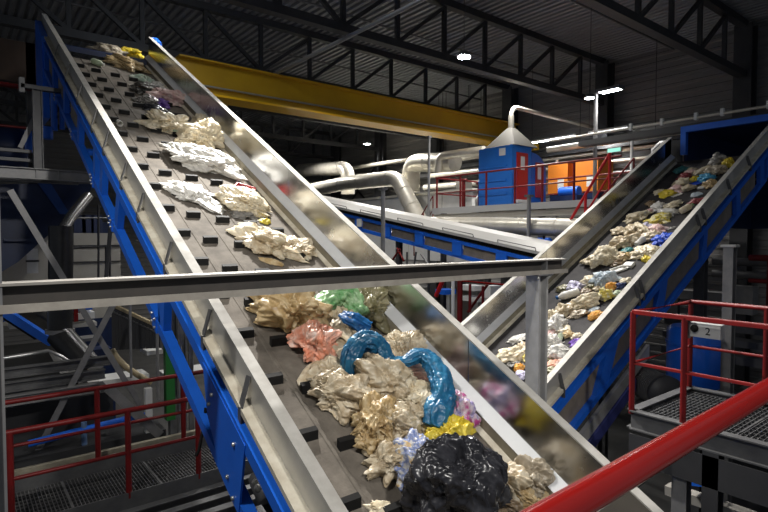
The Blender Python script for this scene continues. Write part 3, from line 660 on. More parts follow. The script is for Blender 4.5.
# below platform: blue beam, grey beams, ribbed dark belt
tag(MB().bar(UX(688, 478, 6.3), UX(735, 483, 6.3), .12, .12).build('blue_beam', blue), 'short blue beam in the dark under the right platform', 'beam')
p = UX(680, 488, 6.0)
tag(MB().bar((6.0, 2.6, p.z-.05), (6.0, -.8, p.z-.05), .14, .10).build('lower_beam', beige), 'pale grey beam under the right platform near the bottom', 'beam')
t = thing('ribbed_belt', 'dark ribbed belt passing under the right platform at the bottom', 'conveyor', (5.2, 1, -3.3))
b = MB().box(5.66, 6.85, -.6, 2.4, -3.4, -3.3)
b.build('belt', blackm, t)
q = MB(); y = -.55
while y < 2.35: q.box(5.66, 6.85, y, y+.03, -3.3, -3.27); y += .12
q.build('belt_ribs', mdst, t)
pa = UX(625, 480, 4.9)
t = thing('cable_bracket', 'grey bracket with cables between conveyor wall and platform', 'bracket', pa)
MB().bar(UX(612, 496, 4.6), UX(660, 455, 5.3), .06, .12).build('arm', gyst, t)
MB().bar(UX(612, 505, 4.7), UX(664, 462, 5.4), .04, .04).build('cable', blackm, t)
MB().ibeam(UX(682, 456, 5.6), UX(682, 456, 5.6)+V3(0, 0, -3), .14, .12, .012, (1, 0, 0)).build('upright', gyst, t)
# ------------------------------------------------------------------ left side: walkway with red rails
ZW = -3.18
t = thing('walkway', 'dark grating walkway between two red railings at the lower left', 'walkway', (1, 7.5, ZW))
xs = [-3.0, -2.0, -.95, .12, 1.02, 2.02, 3.0, 4.0]
for a, c in zip(xs, xs[1:]):
    q = grating(MB(), a+.012, c-.012, 7.02, 8.02, ZW, .04, 'y'); q.box(c-.012, c+.012, 7.02, 8.02, ZW-.035, ZW+.003); q.build('grating_panel', mdst, t)
for y, z in ((8.07, ZW+.06), (6.98, ZW-.02)):
    MB().box(-3, 4.2, y-.012, y+.012, z-.14, z+.09).build('kick_plate', mdst, t)
MB().ibeam((-3, 8.25, ZW-.02), (4.2, 8.25, ZW-.02), .16, .22, .016).build('edge_beam', gyst, t)
MB().box(-3, 4.2, 8.36, 8.44, ZW+.05, ZW+.14).build('pale_ledge', olive, t)
for y in (6.9, 6.6, 6.3): MB().ibeam((-3, y, ZW-.22), (4.2, y, ZW-.22), .12, .2, .014).build('bearer', mdst, t)
for x in (-1.5, 2.95): MB().ibeam((x, 7.5, ZW-.15), (x, 7.5, FZ), .15, .15, .012, (1, 0, 0)).build('leg', mdst, t)
railing('walkway_railing', 'nearer red railing along the lower left walkway', [(-2.8, 7.0, ZW), (2.45, 7.0, ZW)], 1.07, 0, 0, redd, posts=[(-1.2, 7, ZW), (.42, 7.0, ZW), (1.60, 7.0, ZW), (2.45, 7, ZW)], mid=.52, kick=False, r=.032)
railing('walkway_railing', 'farther red railing along the lower left walkway', [(-2.8, 8.1, ZW), (3.2, 8.1, ZW)], 1.12, 0, 0, redd, posts=[(-1.1, 8.1, ZW), (.3, 8.1, ZW), (1.47, 8.1, ZW), (2.62, 8.1, ZW)], r=.032)
# steel frame left
t = thing('steel_scaffold', 'dark steel platform frame with upright column at the left edge', 'frame', (1.05, 10, 1))
MB().ibeam((-1.5, 10, .97), (1.80, 10, .97), .12, .17, .014).build('floor_beam', gyst, t)
MB().ibeam((-1.5, 10.6, .97), (1.7, 10.6, .97), .12, .17, .014).build('floor_beam', mdst, t)
MB().ibeam((1.06, 10, 1.05), (1.06, 10, 2.26), .14, .13, .014, (1, 0, 0)).build('column', mdst, t)
MB().box(.85, 1.75, 9.94, 10.06, 2.27, 2.33).build('head_bracket', mdst, t)
MB().box(.83, .90, 9.94, 10.06, 2.20, 2.42).build('bracket_end', gyst, t)
for z in (1.18, 1.32): MB().box(-1.5, 1.0, 10.25, 10.33, z, z+.05).build('cross_rail', mdst, t)
for x in (1.02, 1.32, .42): MB().box(x, x+.012, 9.94, 10.06, .9, 1.04).build('web_stiffener', gyst, t)
MB().bar(UY(20, 148, 10.4), UY(36, 115, 10.4), .07, .07).build('diagonal', gyst, t)
MB().tube([(-1.5, 10.5, 1.75), (1.0, 10.5, 1.75)], .02, 8).build('rail', redd, t)
for (a, c, lab) in (((10, 190), (127, 384), 'grey diagonal brace bar falling to the right under the left platform'), ((114, 303), (28, 470), 'grey diagonal brace bar crossing the other, falling to the left')):
    y = 9.3 if a[0] == 10 else 9.2
    tag(MB().bar(UY(*a, y), UY(*c, y), .085, .02, (0, 1, 0)).build('brace_bar', gyst), lab, 'brace')
# blue small parts by the column
for (px, py, w, h, lab) in ((54, 112, .1, .62, 'blue hydraulic cylinder right of the dark upright column'), (62, 112, .08, .58, 'thinner blue cylinder beside its twin at the dark upright column'), (47, 133, .18, .2, 'small blue valve block low beside the dark upright column'), (29, 142, .12, .35, 'blue upright cylinder left of the dark column foot')):
    p = UY(px, py, 10.6); p.z = max(p.z, 1.06+h/2) if px != 29 else 1.37+h/2; tag(MB().tube([p-V3(0, 0, h/2), p+V3(0, 0, h/2)], w/2, 12).build('blue_cylinder', blue), lab, 'cylinder')
p = UY(6, 140, 12); p.z -= .22; t = thing('round_drum', 'dark navy round drum end at the left edge', 'drum', p)
MB().lathe([(.4, -.3), (.45, -.25), (.45, .25), (.4, .3)], p, (1, 0, 0), 24).build('body', dblue, t)
# brown panels top left
p0, p1 = UY(-40, 30, 13), UY(40, 85, 13)
t = thing('brown_panel', 'dark brown panel high at the left edge behind the conveyor head', 'panel', (0, 13, FZ))
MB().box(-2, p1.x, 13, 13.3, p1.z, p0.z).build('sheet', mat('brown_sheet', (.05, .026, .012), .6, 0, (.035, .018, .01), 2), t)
MB().tube([(-2, 12.9, UY(0, 84, 12.9).z), (p1.x, 12.9, UY(0, 84, 12.9).z)], .05, 8).build('red_pipe', redd, t)
for x in (-1.8, p1.x-.15): MB().box(x-.08, x+.08, 13.0, 13.2, UY(0, 184, 12.2).z+.02, p0.z).build('post', dkst, t)
# navy hopper
t = thing('hopper', 'large dark navy hopper tapering down below the left platform', 'hopper', (1.0, 13, -1))
a0 = UY(-45, 184, 12.2); a1 = UY(92, 184, 12.2); b0 = UY(-45, 300, 12.2); b1 = UY(18, 262, 12.2); c1_ = UY(88, 200, 12.2)
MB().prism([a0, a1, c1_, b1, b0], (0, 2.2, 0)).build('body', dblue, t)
e0, e1 = UY(37, 182, 12.15), UY(60, 214, 12.15)
MB().prism([e0, UY(50, 182, 12.15), UY(70, 214, 12.15), e1], (0, .04, 0)).build('rib_plate', mat('rib_blue', (.008, .05, .22), .45), t)
MB().bar(UY(4, 240, 12.1), UY(36, 240, 12.1), .06, .05).build('stiffener', dblue, t)
# dark vertical pipe and chute
t = thing('chute_pipe', 'dark round downpipe with collar ending in a sloping chute', 'pipe', UY(60, 280, 11.3))
dark_pipe = mat('dark_pipe', (.035, .035, .037), .32, .6, (.05, .05, .05), 4)
MB().tube([UY(61, 226, 11.3), UY(61, 250, 11.3), UY(60, 334, 11.3)], .20, 20).build('pipe', dark_pipe, t)
MB().tube([UY(62, 231, 11.3), UY(70, 218, 11.5), UY(88, 196, 11.9)], .10, 14).build('inlet', mat('inlet_steel', (.3, .3, .3), .25, .8), t)
MB().tube([UY(60, 329, 11.3), UY(60, 333, 11.3)], .235, 22).build('collar', gyst, t)
MB().tube([UY(59, 334, 11.3), UY(93, 371, 10.7)], .22, 18).build('chute', dark_pipe, t)
MB().bar(UY(80, 366, 10.6), UY(97, 362, 10.6), .08, .04).build('chute_lip', mat('rust', (.22, .12, .04), .7), t)
# beige wall panels
t = thing('beige_housing', 'beige panelled machine housing behind the dark downpipe', 'housing', (2.4, 14.5, -1))
p0 = UY(66, 233, 14.5); p1 = UY(121, 292, 14.5)
MB().box(p0.x-1.3, p1.x, 14.5, 16, p1.z-.6, p0.z).build('panel', beige, t)
MB().box(p0.x, p1.x+.02, 14.47, 14.5, UY(80, 246, 14.5).z-.02, UY(80, 246, 14.5).z+.02).build('seam_rail', dkst, t)
MB().box(p0.x, p1.x, 14.47, 14.5, UY(80, 262, 14.5).z-.01, UY(80, 262, 14.5).z+.01).build('seam_rail', dkst, t)
t = thing('black_guard_rail', 'thin black guard rail before the beige housing', 'railing', UY(110, 275, 13.8))
for px in (98.5, 106, 110): MB().tube([UY(px, 205 if px < 100 else 245, 13.8), UY(px, 278, 13.8)], .025, 8).build('post', dkst, t)
MB().tube([UY(68, 248, 13.8), UY(110, 246, 13.8)], .025, 8).build('rail', dkst, t)
MB().tube([UY(68, 218, 13.8), UY(110, 218, 13.8)], .02, 8).build('rail', gyst, t)
p = UY(32.5, 261, 13.5); t = thing('lit_window_panel', 'small white panel standing in for a lit window at the dark hopper', 'panel', p)
MB().box(p.x-.1, p.x+.1, 13.5, 13.53, p.z-.26, p.z+.26).build('sheet', whitem, t); MB().box(p.x-.12, p.x+.12, 13.49, 13.5, p.z-.02, p.z+.02).build('crossbar', dkst, t)  # white sheet stands in for a lit window, it emits nothing
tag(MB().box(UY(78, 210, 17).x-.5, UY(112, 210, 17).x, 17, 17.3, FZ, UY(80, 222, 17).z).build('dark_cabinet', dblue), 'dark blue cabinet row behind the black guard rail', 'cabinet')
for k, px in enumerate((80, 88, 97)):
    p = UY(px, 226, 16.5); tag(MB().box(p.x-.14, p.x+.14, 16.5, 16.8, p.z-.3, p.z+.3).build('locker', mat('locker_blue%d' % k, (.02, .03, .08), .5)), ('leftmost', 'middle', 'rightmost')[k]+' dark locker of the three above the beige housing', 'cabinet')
# pole pair beside conveyor
tag(MB().tube([UY(112, 210, 9.0), UY(106, 280, 9.0)], .03, 8).build('hanging_cable', dkst), 'dark vertical cable pipe beside the blue conveyor frame', 'cable')
# low blue conveyor behind
t = thing('low_conveyor', 'dark conveyor with blue side rail at the lower left', 'conveyor', UY(40, 330, 12.0))
a, c = UY(2, 310, 12.6), UY(52, 342, 11.9)
MB().bar(a, c, .1, .16).build('side_rail', blue, t)
MB().bar(a+V3(0, .5, .06), c+V3(0, .5, .06), .7, .06).build('belt', blackm, t)
t = thing('transfer_belt', 'dark wide belt with shiny worn edge at the lower left', 'conveyor', UY(40, 360, 10.4))
pts = [UY(-20, 362, 10.4), UY(48, 351, 10.4), UY(60, 356, 10.4), UY(72, 364, 10.4)]
MB().tube(pts, .035, 8).build('worn_edge', mat('worn_steel', (.5, .5, .5), .3, .8), t)
q = MB(); 
for a, c in zip(pts, pts[1:]): q.prism([a, c, c+V3(.1, -.6, -.3), a+V3(.1, -.6, -.3)], (0, .02, -.05))
q.build('belt', mat('black_shiny', (.02, .02, .02), .3), t)
for k, (y, z0, m, lab) in enumerate(((9.4, 372, mdst, 'uppermost dark horizontal beam under the worn belt edge'), (9.3, 386, mdst, 'middle dark horizontal beam behind the far walkway railing'), (9.2, 400, gyst, 'pale horizontal beam just above the walkway railings'))):
    a = UY(0, z0+2, y); tag(MB().ibeam((-1.2, y, a.z), (UY(110-k*5, z0, y).x, y, a.z), .14, .14, .012).build('floor_beam', m), lab, 'beam')
# clutter behind left
for (px, py, y, w, h, m, lab) in ((82, 308, 13, .4, .1, blue, 'small blue and white box behind the brace bars, upper'), (83, 316, 13, .45, .14, whitem, 'small white box behind the brace bars, middle'), (76, 310, 12.9, .08, .5, redm, 'thin red post behind the brace bars'),
        (84, 325, 13, .5, .08, galv, 'small grey tray behind the brace bars, lowest'), (22, 315, 13.5, .4, .28, mat('pale_pink', (.5, .38, .38), .6), 'pale pink bundle in the dark at the left'), (24, 325, 13.4, .5, .12, whitem, 'small white scrap below the pale pink bundle'),
        (8, 319, 13, .3, .1, blue, 'small blue box at the far left under the grey beam'), (86, 340, 12.2, .6, .06, gyst, 'thin grey tray right of the chute'), (103, 352, 11.5, .3, .12, dblue, 'dark blue motor below the crossing braces')):
    p = UY(px, py, y); tag(MB().box(p.x-w/2, p.x+w/2, y, y+.4, p.z-h/2, p.z+h/2).build('clutter_box', m), lab, 'box')
tag(MB().lathe([(.18, -.2), (.3, -.15), (.3, .15), (.18, .2)], UY(42, 322, 13.6), (.5, 1, 0), 20).build('pulley', dkst), 'dark round wheel left of the downpipe collar', 'wheel')
# slatted guard
t = thing('slatted_guard', 'dark slatted guard with tan top rail left of the blue conveyor frame', 'guard', UY(135, 330, 9.6))
A, B_ = UY(113, 305, 10.2), UY(158, 326, 9.2)
MB().bar(A, B_, .05, .05).build('top_rail', mat('tan_rail', (.36, .29, .17), .55), t)
for k in range(14):
    f = k/13; p = A.lerp(B_, f); q = UY(113+45*f, 350-2*f, 10.2-f)
    MB().bar(p, V3(p.x, p.y, q.z), .05, .02, (0, 1, 0)).build('slat', dkst, t)
MB().tube([A.lerp(B_, k/12)+V3(0, -.04, -.12) for k in range(13)], .015, 6).build('shiny_rail', mdst, t)
pts = [UY(112, 350, 9.9), UY(117, 358, 9.8), UY(126, 367, 9.7), UY(138, 375, 9.6), UY(152, 383, 9.5)]
MB().tube(pts, .05, 10).build('curved_bottom_rail', mat('tan_rail2', (.36, .29, .17), .55), t)
for (px, y0, y1, m, lab, r) in ((130, 305, 378, gyst, 'thin grey post in front of the slatted guard, left one', .02), (157, 325, 400, gyst, 'thin grey post at the right end of the slatted guard', .025)):
    a = UY(px, y0, 9.1); c = UY(px, y1, 9.1); tag(MB().tube([a, V3(a.x, a.y, c.z)], r, 8).build('steel_post', m), lab, 'post')
a = UY(168, 345, 9.4); c = UY(168, 420, 9.4)
q = MB().box(a.x-.05, a.x+.09, 9.35, 9.5, c.z, a.z)
t = tag(q.build('green_post', green), 'green painted post beside the blue conveyor frame', 'post')
for (px, w, lab) in ((181, .10, 'grey steel upright right of the green post, left one'), (190, .06, 'thin grey steel upright right of the green post, right one')):
    a = UY(px, 312, 8.7); c = UY(px, 430, 8.7); tag(MB().ibeam((a.x, 8.7, a.z), (a.x, 8.7, c.z), w, w*1.2, .012, (1, 0, 0)).build('steel_upright', gyst), lab, 'post')
p = UY(186, 318, 8.5); t = thing('pipe_clamp', 'shiny pipe clamp joint on the grey upright near the blue frame', 'clamp', p)
MB().lathe([(.05, -.12), (.07, -.1), (.07, .1), (.05, .12)], p, (0, 0, 1), 12).build('body', boltm, t); MB().tube([p+V3(-.12, 0, .02), p+V3(.16, 0, .05)], .03, 8).build('pin', mdst, t)
# white floor strips behind
for (px, py, y, w, lab) in ((120, 380, 10.5, 1.0, 'white floor strip behind the braces, left'), (196, 372, 11, 1.2, 'white floor strip behind the blue frame'), (155, 352, 11, .3, 'small white box end below the slatted guard')):
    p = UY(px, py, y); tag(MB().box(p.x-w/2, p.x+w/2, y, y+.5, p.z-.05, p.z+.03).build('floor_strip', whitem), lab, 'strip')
# between rails: blue pipe, struts
tag(MB().tube([UY(28, 444, 9.0), UY(150, 413, 9.0)], .05, 10).build('blue_pipe', blue), 'blue pipe behind the walkway railings at the lower left', 'pipe')
tag(MB().bar(UY(108, 388, 8.9), UY(160, 435, 8.9), .14, .05, (0, 1, 0)).build('strut', gyst), 'grey slanted strut behind the walkway railings', 'strut')
tag(MB().bar(UY(128, 384, 9.0), UY(152, 425, 9.0), .08, .05, (0, 1, 0)).build('strut', gyst), 'thinner grey slanted strut right of the wide one', 'strut')
a = UY(148, 388, 8.95); c = UY(148, 432, 8.95); tag(MB().box(a.x-.05, a.x+.05, 8.9, 9.0, c.z, a.z).build('pale_post', whitem), 'short pale post behind the walkway railings', 'post')
a = UY(84, 422, 9.0); c = UY(84, 450, 9.0); tag(MB().tube([(a.x, 9, c.z), (a.x, 9, a.z)], .04, 10).build('blue_cylinder', mat('steel_blue', (.12, .2, .35), .4)), 'short pale blue cylinder behind the walkway railings', 'cylinder')
t = thing('lower_machine', 'dark machine block behind the walkway railings at the lower left', 'machine', (.8, 10, FZ))
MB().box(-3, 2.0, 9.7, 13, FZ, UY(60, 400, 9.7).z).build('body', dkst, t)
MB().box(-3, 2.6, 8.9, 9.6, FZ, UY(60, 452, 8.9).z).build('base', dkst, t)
# black handle and motor near conveyor foot
t = thing('cable_hanger', 'black cable loop hanging beside the big blue gusset', 'cable', V3(1.27, 3.7, -1.2))
pts = [UY(206, 408, 3.72), UY(203, 430, 3.72), UY(199, 450, 3.72), UY(196, 456, 3.72)]
MB().tube(pts, .012, 8).build('cable', blackm, t)
MB().tube([UY(205, 409, 3.72), UY(213, 409, 3.70), UY(215, 425, 3.70)], .010, 8).build('hook', blackm, t)
pm = UX(262, 487, 1.9)
t = thing('tail_motor', 'small motor with shiny fittings under the near blue frame', 'motor', pm)
MB().lathe([(.06, -.12), (.08, -.1), (.08, .1), (.05, .13)], pm, (0, .8, .6), 14).build('housing', mdst, t)
q = MB()
for (dx, dy, dz) in ((-.02, .04, .08), (-.05, .0, .05), (-.04, .06, .0), (-.06, -.06, .03)): q.lathe([(.02, -.02), (.028, 0), (.02, .03)], pm+V3(dx, dy, dz), (-.7, .2, .6), 8)
q.build('fitting', boltm, t)
MB().tube([pm+V3(0, .1, -.05), pm+V3(.05, -.05, -.2), pm+V3(.05, -.3, -.35), pm+V3(0, -.5, -.3)], .03, 10).build('hose', blackm, t)
t = thing('channel_frame', 'dark steel channels below the near blue conveyor frame', 'frame', (2.2, 5.4, -3.4))
for (y, z, m) in ((5.6, -3.3, mdst), (5.2, -3.5, mdst), (4.9, -3.7, gyst), (4.5, -3.9, mdst)):
    MB().ibeam((-.5, y, z), (3.0, y, z), .12, .18, .014).build('channel', m, t)
MB().box(-.5, 3.0, 5.75, 6.2, -3.42, -3.38).build('floor_plate', mdst, t)
# ------------------------------------------------------------------ trash on the belts
FILM = {}
def fm(key):
    if key in FILM: return FILM[key]
    T = dict(
        cream=((.50, .38, .22), (.80, .75, .62), [(.70, .60, .42), (.76, .68, .52)]), tan=((.30, .19, .08), (.66, .55, .36), [(.46, .32, .15), (.56, .43, .24)]), beige=((.30, .22, .13), (.74, .67, .54), [(.52, .42, .28), (.63, .55, .41)]), white=((.80, .78, .73), (.66, .64, .60)),
        dirty=((.34, .28, .20), (.56, .49, .38)), brown=((.12, .08, .045), (.24, .17, .10)), yellow=((.80, .58, .02), (.70, .60, .10)), lemon=((.08, .07, .02), (.8, .76, .62), [(.78, .62, .06), (.75, .70, .45)]),
        green=((.12, .34, .12), (.36, .52, .30)), blue=((.008, .10, .23), (.03, .20, .36)), bluer=((.01, .09, .30), (.02, .18, .45)), pale=((.45, .56, .66), (.66, .70, .72)), navy=((.01, .02, .10), (.03, .05, .16)),
        orange=((.80, .24, .12), (.80, .68, .62), [(.80, .40, .28)]), pink=((.72, .42, .40), (.80, .68, .62)), magenta=((.50, .03, .26), (.80, .76, .76), [(.55, .05, .30), (.78, .70, .74), (.30, .25, .55)]), prints=((.72, .70, .66), (.62, .66, .70), [(.75, .73, .70), (.10, .18, .50), (.74, .72, .66), (.70, .42, .10)]), maroon=((.16, .02, .03), (.30, .06, .06)),
        black=((.012, .012, .015), (.034, .034, .040)), grey=((.22, .21, .19), (.38, .36, .33)), dark=((.03, .028, .024), (.10, .09, .075)), olive=((.14, .13, .06), (.25, .22, .13)),
        teal=((.02, .16, .17), (.12, .34, .34)), lilac=((.42, .38, .62), (.74, .72, .78)), purple=((.13, .05, .35), (.25, .14, .5)), red=((.50, .02, .03), (.40, .03, .03)),
        ltblue=((.06, .36, .62), (.16, .50, .72)), vivid=((.01, .05, .45), (.02, .10, .6)), palegreen=((.45, .55, .38), (.64, .68, .54)), orangep=((.80, .34, .04), (.72, .42, .12)), mint=((.36, .50, .40), (.66, .66, .55)))[key]
    tr = .0 if key in ('black', 'navy', 'brown', 'dark', 'maroon', 'olive') else .22
    ro = .24 if key == 'black' else .36
    FILM[key] = film('film_'+key, T[0], T[1], clear=.0, transl=tr, rough=ro, crinkle=.9 if key == 'black' else .7, c3=T[2] if len(T) > 2 else None)
    return FILM[key]
def crease(p, fr):
    d = noise.voronoi(p*fr)[0]
    return (d[1]-d[0])
def ridge(p): return 1-2.6*abs(noise.noise(p))
def basis(F, m, ax):
    o = F(0, 0, 0); t = (F(0, 1, 0)-o).normalized(); s = (F(1, 0, 0)-o).normalized()
    n = s.cross(t); n = n if n.z > 0 else -n
    return n.normalized()
def place(F, px, py, h):
    n = basis(F, 0, 0); return U(px, py, n, n.dot(F(1, 0, -.6))+h), n
def mesh_obj(name, vs, fs, m, loc, R, smooth=True):
    me = bpy.data.meshes.new(name); me.from_pydata([R@V(v) for v in vs], [], fs); me.update()
    me.polygons.foreach_set('use_smooth', [smooth]*len(me.polygons)); me.materials.append(m)
    ob = bpy.data.objects.new(name, me); COL.objects.link(ob); ob.location = loc
    return ob
_ico = {}
def ico(n):
    if n not in _ico:
        bm = bmesh.new(); bmesh.ops.create_icosphere(bm, subdivisions=n, radius=1)
        _ico[n] = ([v.co.copy() for v in bm.verts], [tuple(v.index for v in f.verts) for f in bm.faces]); bm.free()
    return _ico[n]
def frame_for(n, rot):
    x = RT-n*RT.dot(n); x.normalize(); y = n.cross(x)
    c, s = math.cos(math.radians(rot)), math.sin(math.radians(rot))
    xx = x*c+y*s; yy = y*c-x*s
    R = Matrix((xx, yy, n)).transposed()
    return R
def piece(F, name, label, cat, px, py, w, h, rot=0, kind='bag', key='cream', seed=0, thick=.55, group=None, lift=0., key2=None):
    """w,h: seen width and height in the photo's pixels"""
    p0, n = place(F, px, py, 0)
    dep = p0.dot(FW); k = dep/FPX
    vd = -p0.normalized(); cs = abs(vd.dot(n)); sn = math.sqrt(1-cs*cs)
    sx = w*k/2; sz = min(sx, h*k/2)*thick
    sy = max((h*k/2-sz*sn*.6)/max(cs, .35), sx*.35)
    p, _ = place(F, px, py, sz*.75+lift)
    R = frame_for(n, rot); rnd = random.Random(seed*77+3); off = V3(rnd.uniform(-50, 50), rnd.uniform(-50, 50), rnd.uniform(-50, 50))
    m = fm(key)
    if kind == 'bag':
        sub = 6 if w > 26 else (5 if w > 14 else 4)
        vs, fs = ico(sub); out = []
        e = rnd.uniform(1.0, 1.6); big = key == 'black'
        A1, A2, A3, A4 = (.10, .085, .06, .03) if big else ((.20, .15, .10, .05) if w > 16 else (.30, .24, .13, .04))
        st = rnd.uniform(0, 3.14); ca, sa = math.cos(st), math.sin(st)
        for v in vs:
            u = V3((v.x*ca+v.y*sa)*.7, (v.y*ca-v.x*sa)*1.35, v.z)
            q = u+noise.noise_vector(u*1.1+off)*.5
            r = .84+.46*noise.noise(v*e*1.15+off)+A1*ridge(q*1.15+off)+A2*ridge(q*2.5+off*2)+A3*ridge(q*5.3+off*3)+A4*ridge(q*11+off*4)
            c = v*r
            z = c.z
            if z < -.45: z = -.45+(z+.45)*.15
            fl = 1+.62*max(0, noise.noise(V3(v.x*2.6, v.y*2.6, 0)+off*3)+.15)*max(0, 1-abs(v.z+.35)*1.6)*1.6
            out.append((c.x*sx*fl*1.06, c.y*sy*fl*1.06, z*sz*1.3))
        ob = mesh_obj(name, out, fs, m, p, R)
    elif kind == 'film':
        NR, NT = (16, 40) if w > 20 else (8, 22)
        vs = []; fs = []
        def zz(x, y, rr):
            q = V3(x*1.6, y*1.6, 0)+off; q2 = q+noise.noise_vector(q*1.3)*.4
            return (1-rr**3)*(.30+.42*ridge(V3(q2.x*.8, q2.y*1.5, 1))+.26*ridge(q2*2.2)+.12*ridge(q2*4.6))
        for lay in (0, 1):
            for i in range(NR+1):
                for j in range(NT):
                    a = j/NT*2*math.pi; R0 = .95+.45*noise.noise(V3(math.cos(a)*1.4, math.sin(a)*1.4, 3)+off)+.18*noise.noise(V3(math.cos(a)*5, math.sin(a)*5, 9)+off)
                    rr = i/NR; x, y = math.cos(a)*R0*rr, math.sin(a)*R0*rr
                    z = zz(x, y, rr)*sz*1.5-sz*.5
                    z = max(z, -sz*.72)+.004
                    vs.append((x*sx, y*sy, z-(.006 if lay else 0)))
        o2 = (NR+1)*NT
        for i in range(NR):
            for j in range(NT):
                a, b, c, d = i*NT+j, i*NT+(j+1) % NT, (i+1)*NT+(j+1) % NT, (i+1)*NT+j
                fs.append((a, d, c, b)); fs.append((o2+a, o2+b, o2+c, o2+d))
        for j in range(NT):
            a, b = NR*NT+j, NR*NT+(j+1) % NT; fs.append((a, o2+a, o2+b, b))
        ob = mesh_obj(name, vs, fs, m, p, R)
    elif kind == 'bottle':
        L = sx; r = max(min(sy, sx*.42), .02); b = MB()
        prof = [(r*.7, -L), (r*.95, -L*.92), (r, -L*.8), (r*.96, -L*.2), (r, -L*.05), (r, L*.35), (r*.85, L*.52), (r*.45, L*.72), (r*.36, L*.80), (r*.36, L*.88)]
        b.lathe(prof, (0, 0, -sz*.75+r), (1, .0, .02), 16)
        vs = [V3(v[0], v[1]+.03*r*noise.noise(V(v)*30+off), v[2]) for v in b.v]
        ob = mesh_obj(name, vs, b.f, m, p, R)
        b2 = MB().lathe([(r*.45, L*.80), (r*.45, L*1.0), (r*.4, L*1.01)], (0, 0, -sz*.75+r), (1, 0, .02), 14)
        cap = mesh_obj('cap', b2.v, b2.f, fm(key2 or 'white'), (0, 0, 0), R); cap.parent = ob
    elif kind == 'cup':
        L = sx; r = max(min(sy, sx*.6), .02); b = MB()
        b.lathe([(r*.72, -L), (r*.75, -L*.98), (r*.95, L*.85), (r*1.06, L*.86), (r*1.06, L), (r*.9, L), (r*.7, -L*.9)], (0, 0, -sz*.75+r), (1, .1, .05), 18)
        ob = mesh_obj(name, b.v, b.f, m, p, R)
    elif kind in ('tray', 'carton'):
        b = MB(); hgt = sz*1.1; z0 = -sz*.7
        if kind == 'tray':
            o_ = [(-sx, -sy), (sx, -sy), (sx, sy), (-sx, sy)]; i_ = [(a*.88, c*.84) for a, c in o_]; bt = [(a*.78, c*.74) for a, c in o_]
            vs = [(a*.86, c*.84, z0) for a, c in o_]+[(a, c, z0+hgt) for a, c in o_]+[(a, c, z0+hgt) for a, c in i_]+[(a, c, z0+hgt*.2) for a, c in bt]
            fs = [(3, 2, 1, 0)]+[(i, (i+1) % 4, 4+(i+1) % 4, 4+i) for i in range(4)]+[(4+i, 4+(i+1) % 4, 8+(i+1) % 4, 8+i) for i in range(4)]+[(8+i, 8+(i+1) % 4, 12+(i+1) % 4, 12+i) for i in range(4)]+[(12, 13, 14, 15)]
        else:
            vs = [(-sx, -sy, z0), (sx*.6, -sy, z0), (sx*.6, sy, z0), (-sx, sy, z0), (-sx, -sy, z0+hgt), (sx*.6, -sy*.95, z0+hgt), (sx*.6, sy*.9, z0+hgt), (-sx, sy, z0+hgt*.9), (sx, -sy*.9, z0+hgt*.5), (sx, sy*.9, z0+hgt*.5)]
            fs = [(3, 2, 1, 0), (4, 5, 6, 7), (0, 1, 5, 4), (2, 3, 7, 6), (3, 0, 4, 7), (1, 8, 5), (2, 6, 9), (5, 8, 9, 6), (1, 2, 9, 8)]
        ob = mesh_obj(name, vs, fs, m, p, R, False)
    tag(ob, label, cat, group)
    return ob
def rope(F, name, label, cat, pts, key, seed, flat=.6):
    """twisted film along points (px, py, height above belt in m, radius in px)"""
    P = []; rad = []
    for px, py, hh, rp in pts:
        p, n = place(F, px, py, hh); P.append(p); rad.append(rp*p.dot(FW)/FPX)
    # catmull-rom resample
    Q = []; RR = []
    for i in range(len(P)-1):
        a, b, c, d = P[max(i-1, 0)], P[i], P[i+1], P[min(i+2, len(P)-1)]
        for j in range(22):
            t = j/22; Q.append(.5*((2*b)+(c-a)*t+(2*a-5*b+4*c-d)*t*t+(3*b-a-3*c+d)*t**3)); RR.append(rad[i]*(1-t)+rad[i+1]*t)
    Q.append(P[-1]); RR.append(rad[-1]*.7)
    NS = 56; b = MB(); b.tube(Q, RR, NS)
    off = V3(seed*3.1, seed*1.7, seed*.9); nn = basis(F, 0, 0); out = []
    cen = sum(Q, V3(0, 0, 0))/len(Q)
    nv = len(Q)*NS
    for i, v in enumerate(b.v):
        v = V(v); k = min(i//NS, len(Q)-1) if i < nv else (0 if i < nv+NS else len(Q)-1); c = Q[k]; d = v-c; r = max(RR[k], 1e-3)
        ang = (i % NS)/NS*6.283
        cc = V3(math.cos(ang), math.sin(ang), 0)
        fold = .20*noise.noise(v*5+off)+.34*ridge(cc*1.5+V3(0, 0, k*.035)+off)+.22*ridge(cc*3.1+V3(0, 0, k*.06)+off*2)+.10*ridge(v*22+off)+.06*ridge(v*50)
        dn = d.dot(nn); d = d-nn*dn*(1-flat)
        out.append(c+d*(1+fold*.8)-cen)
    ob = mesh_obj(name, out, b.f, fm(key), cen, Matrix.Identity(3)); tag(ob, label, cat); return ob
N1 = 'plastic_bag', 'bag'
B = lambda *a, **k: piece(F1, 'plastic_bag', *a, **k)
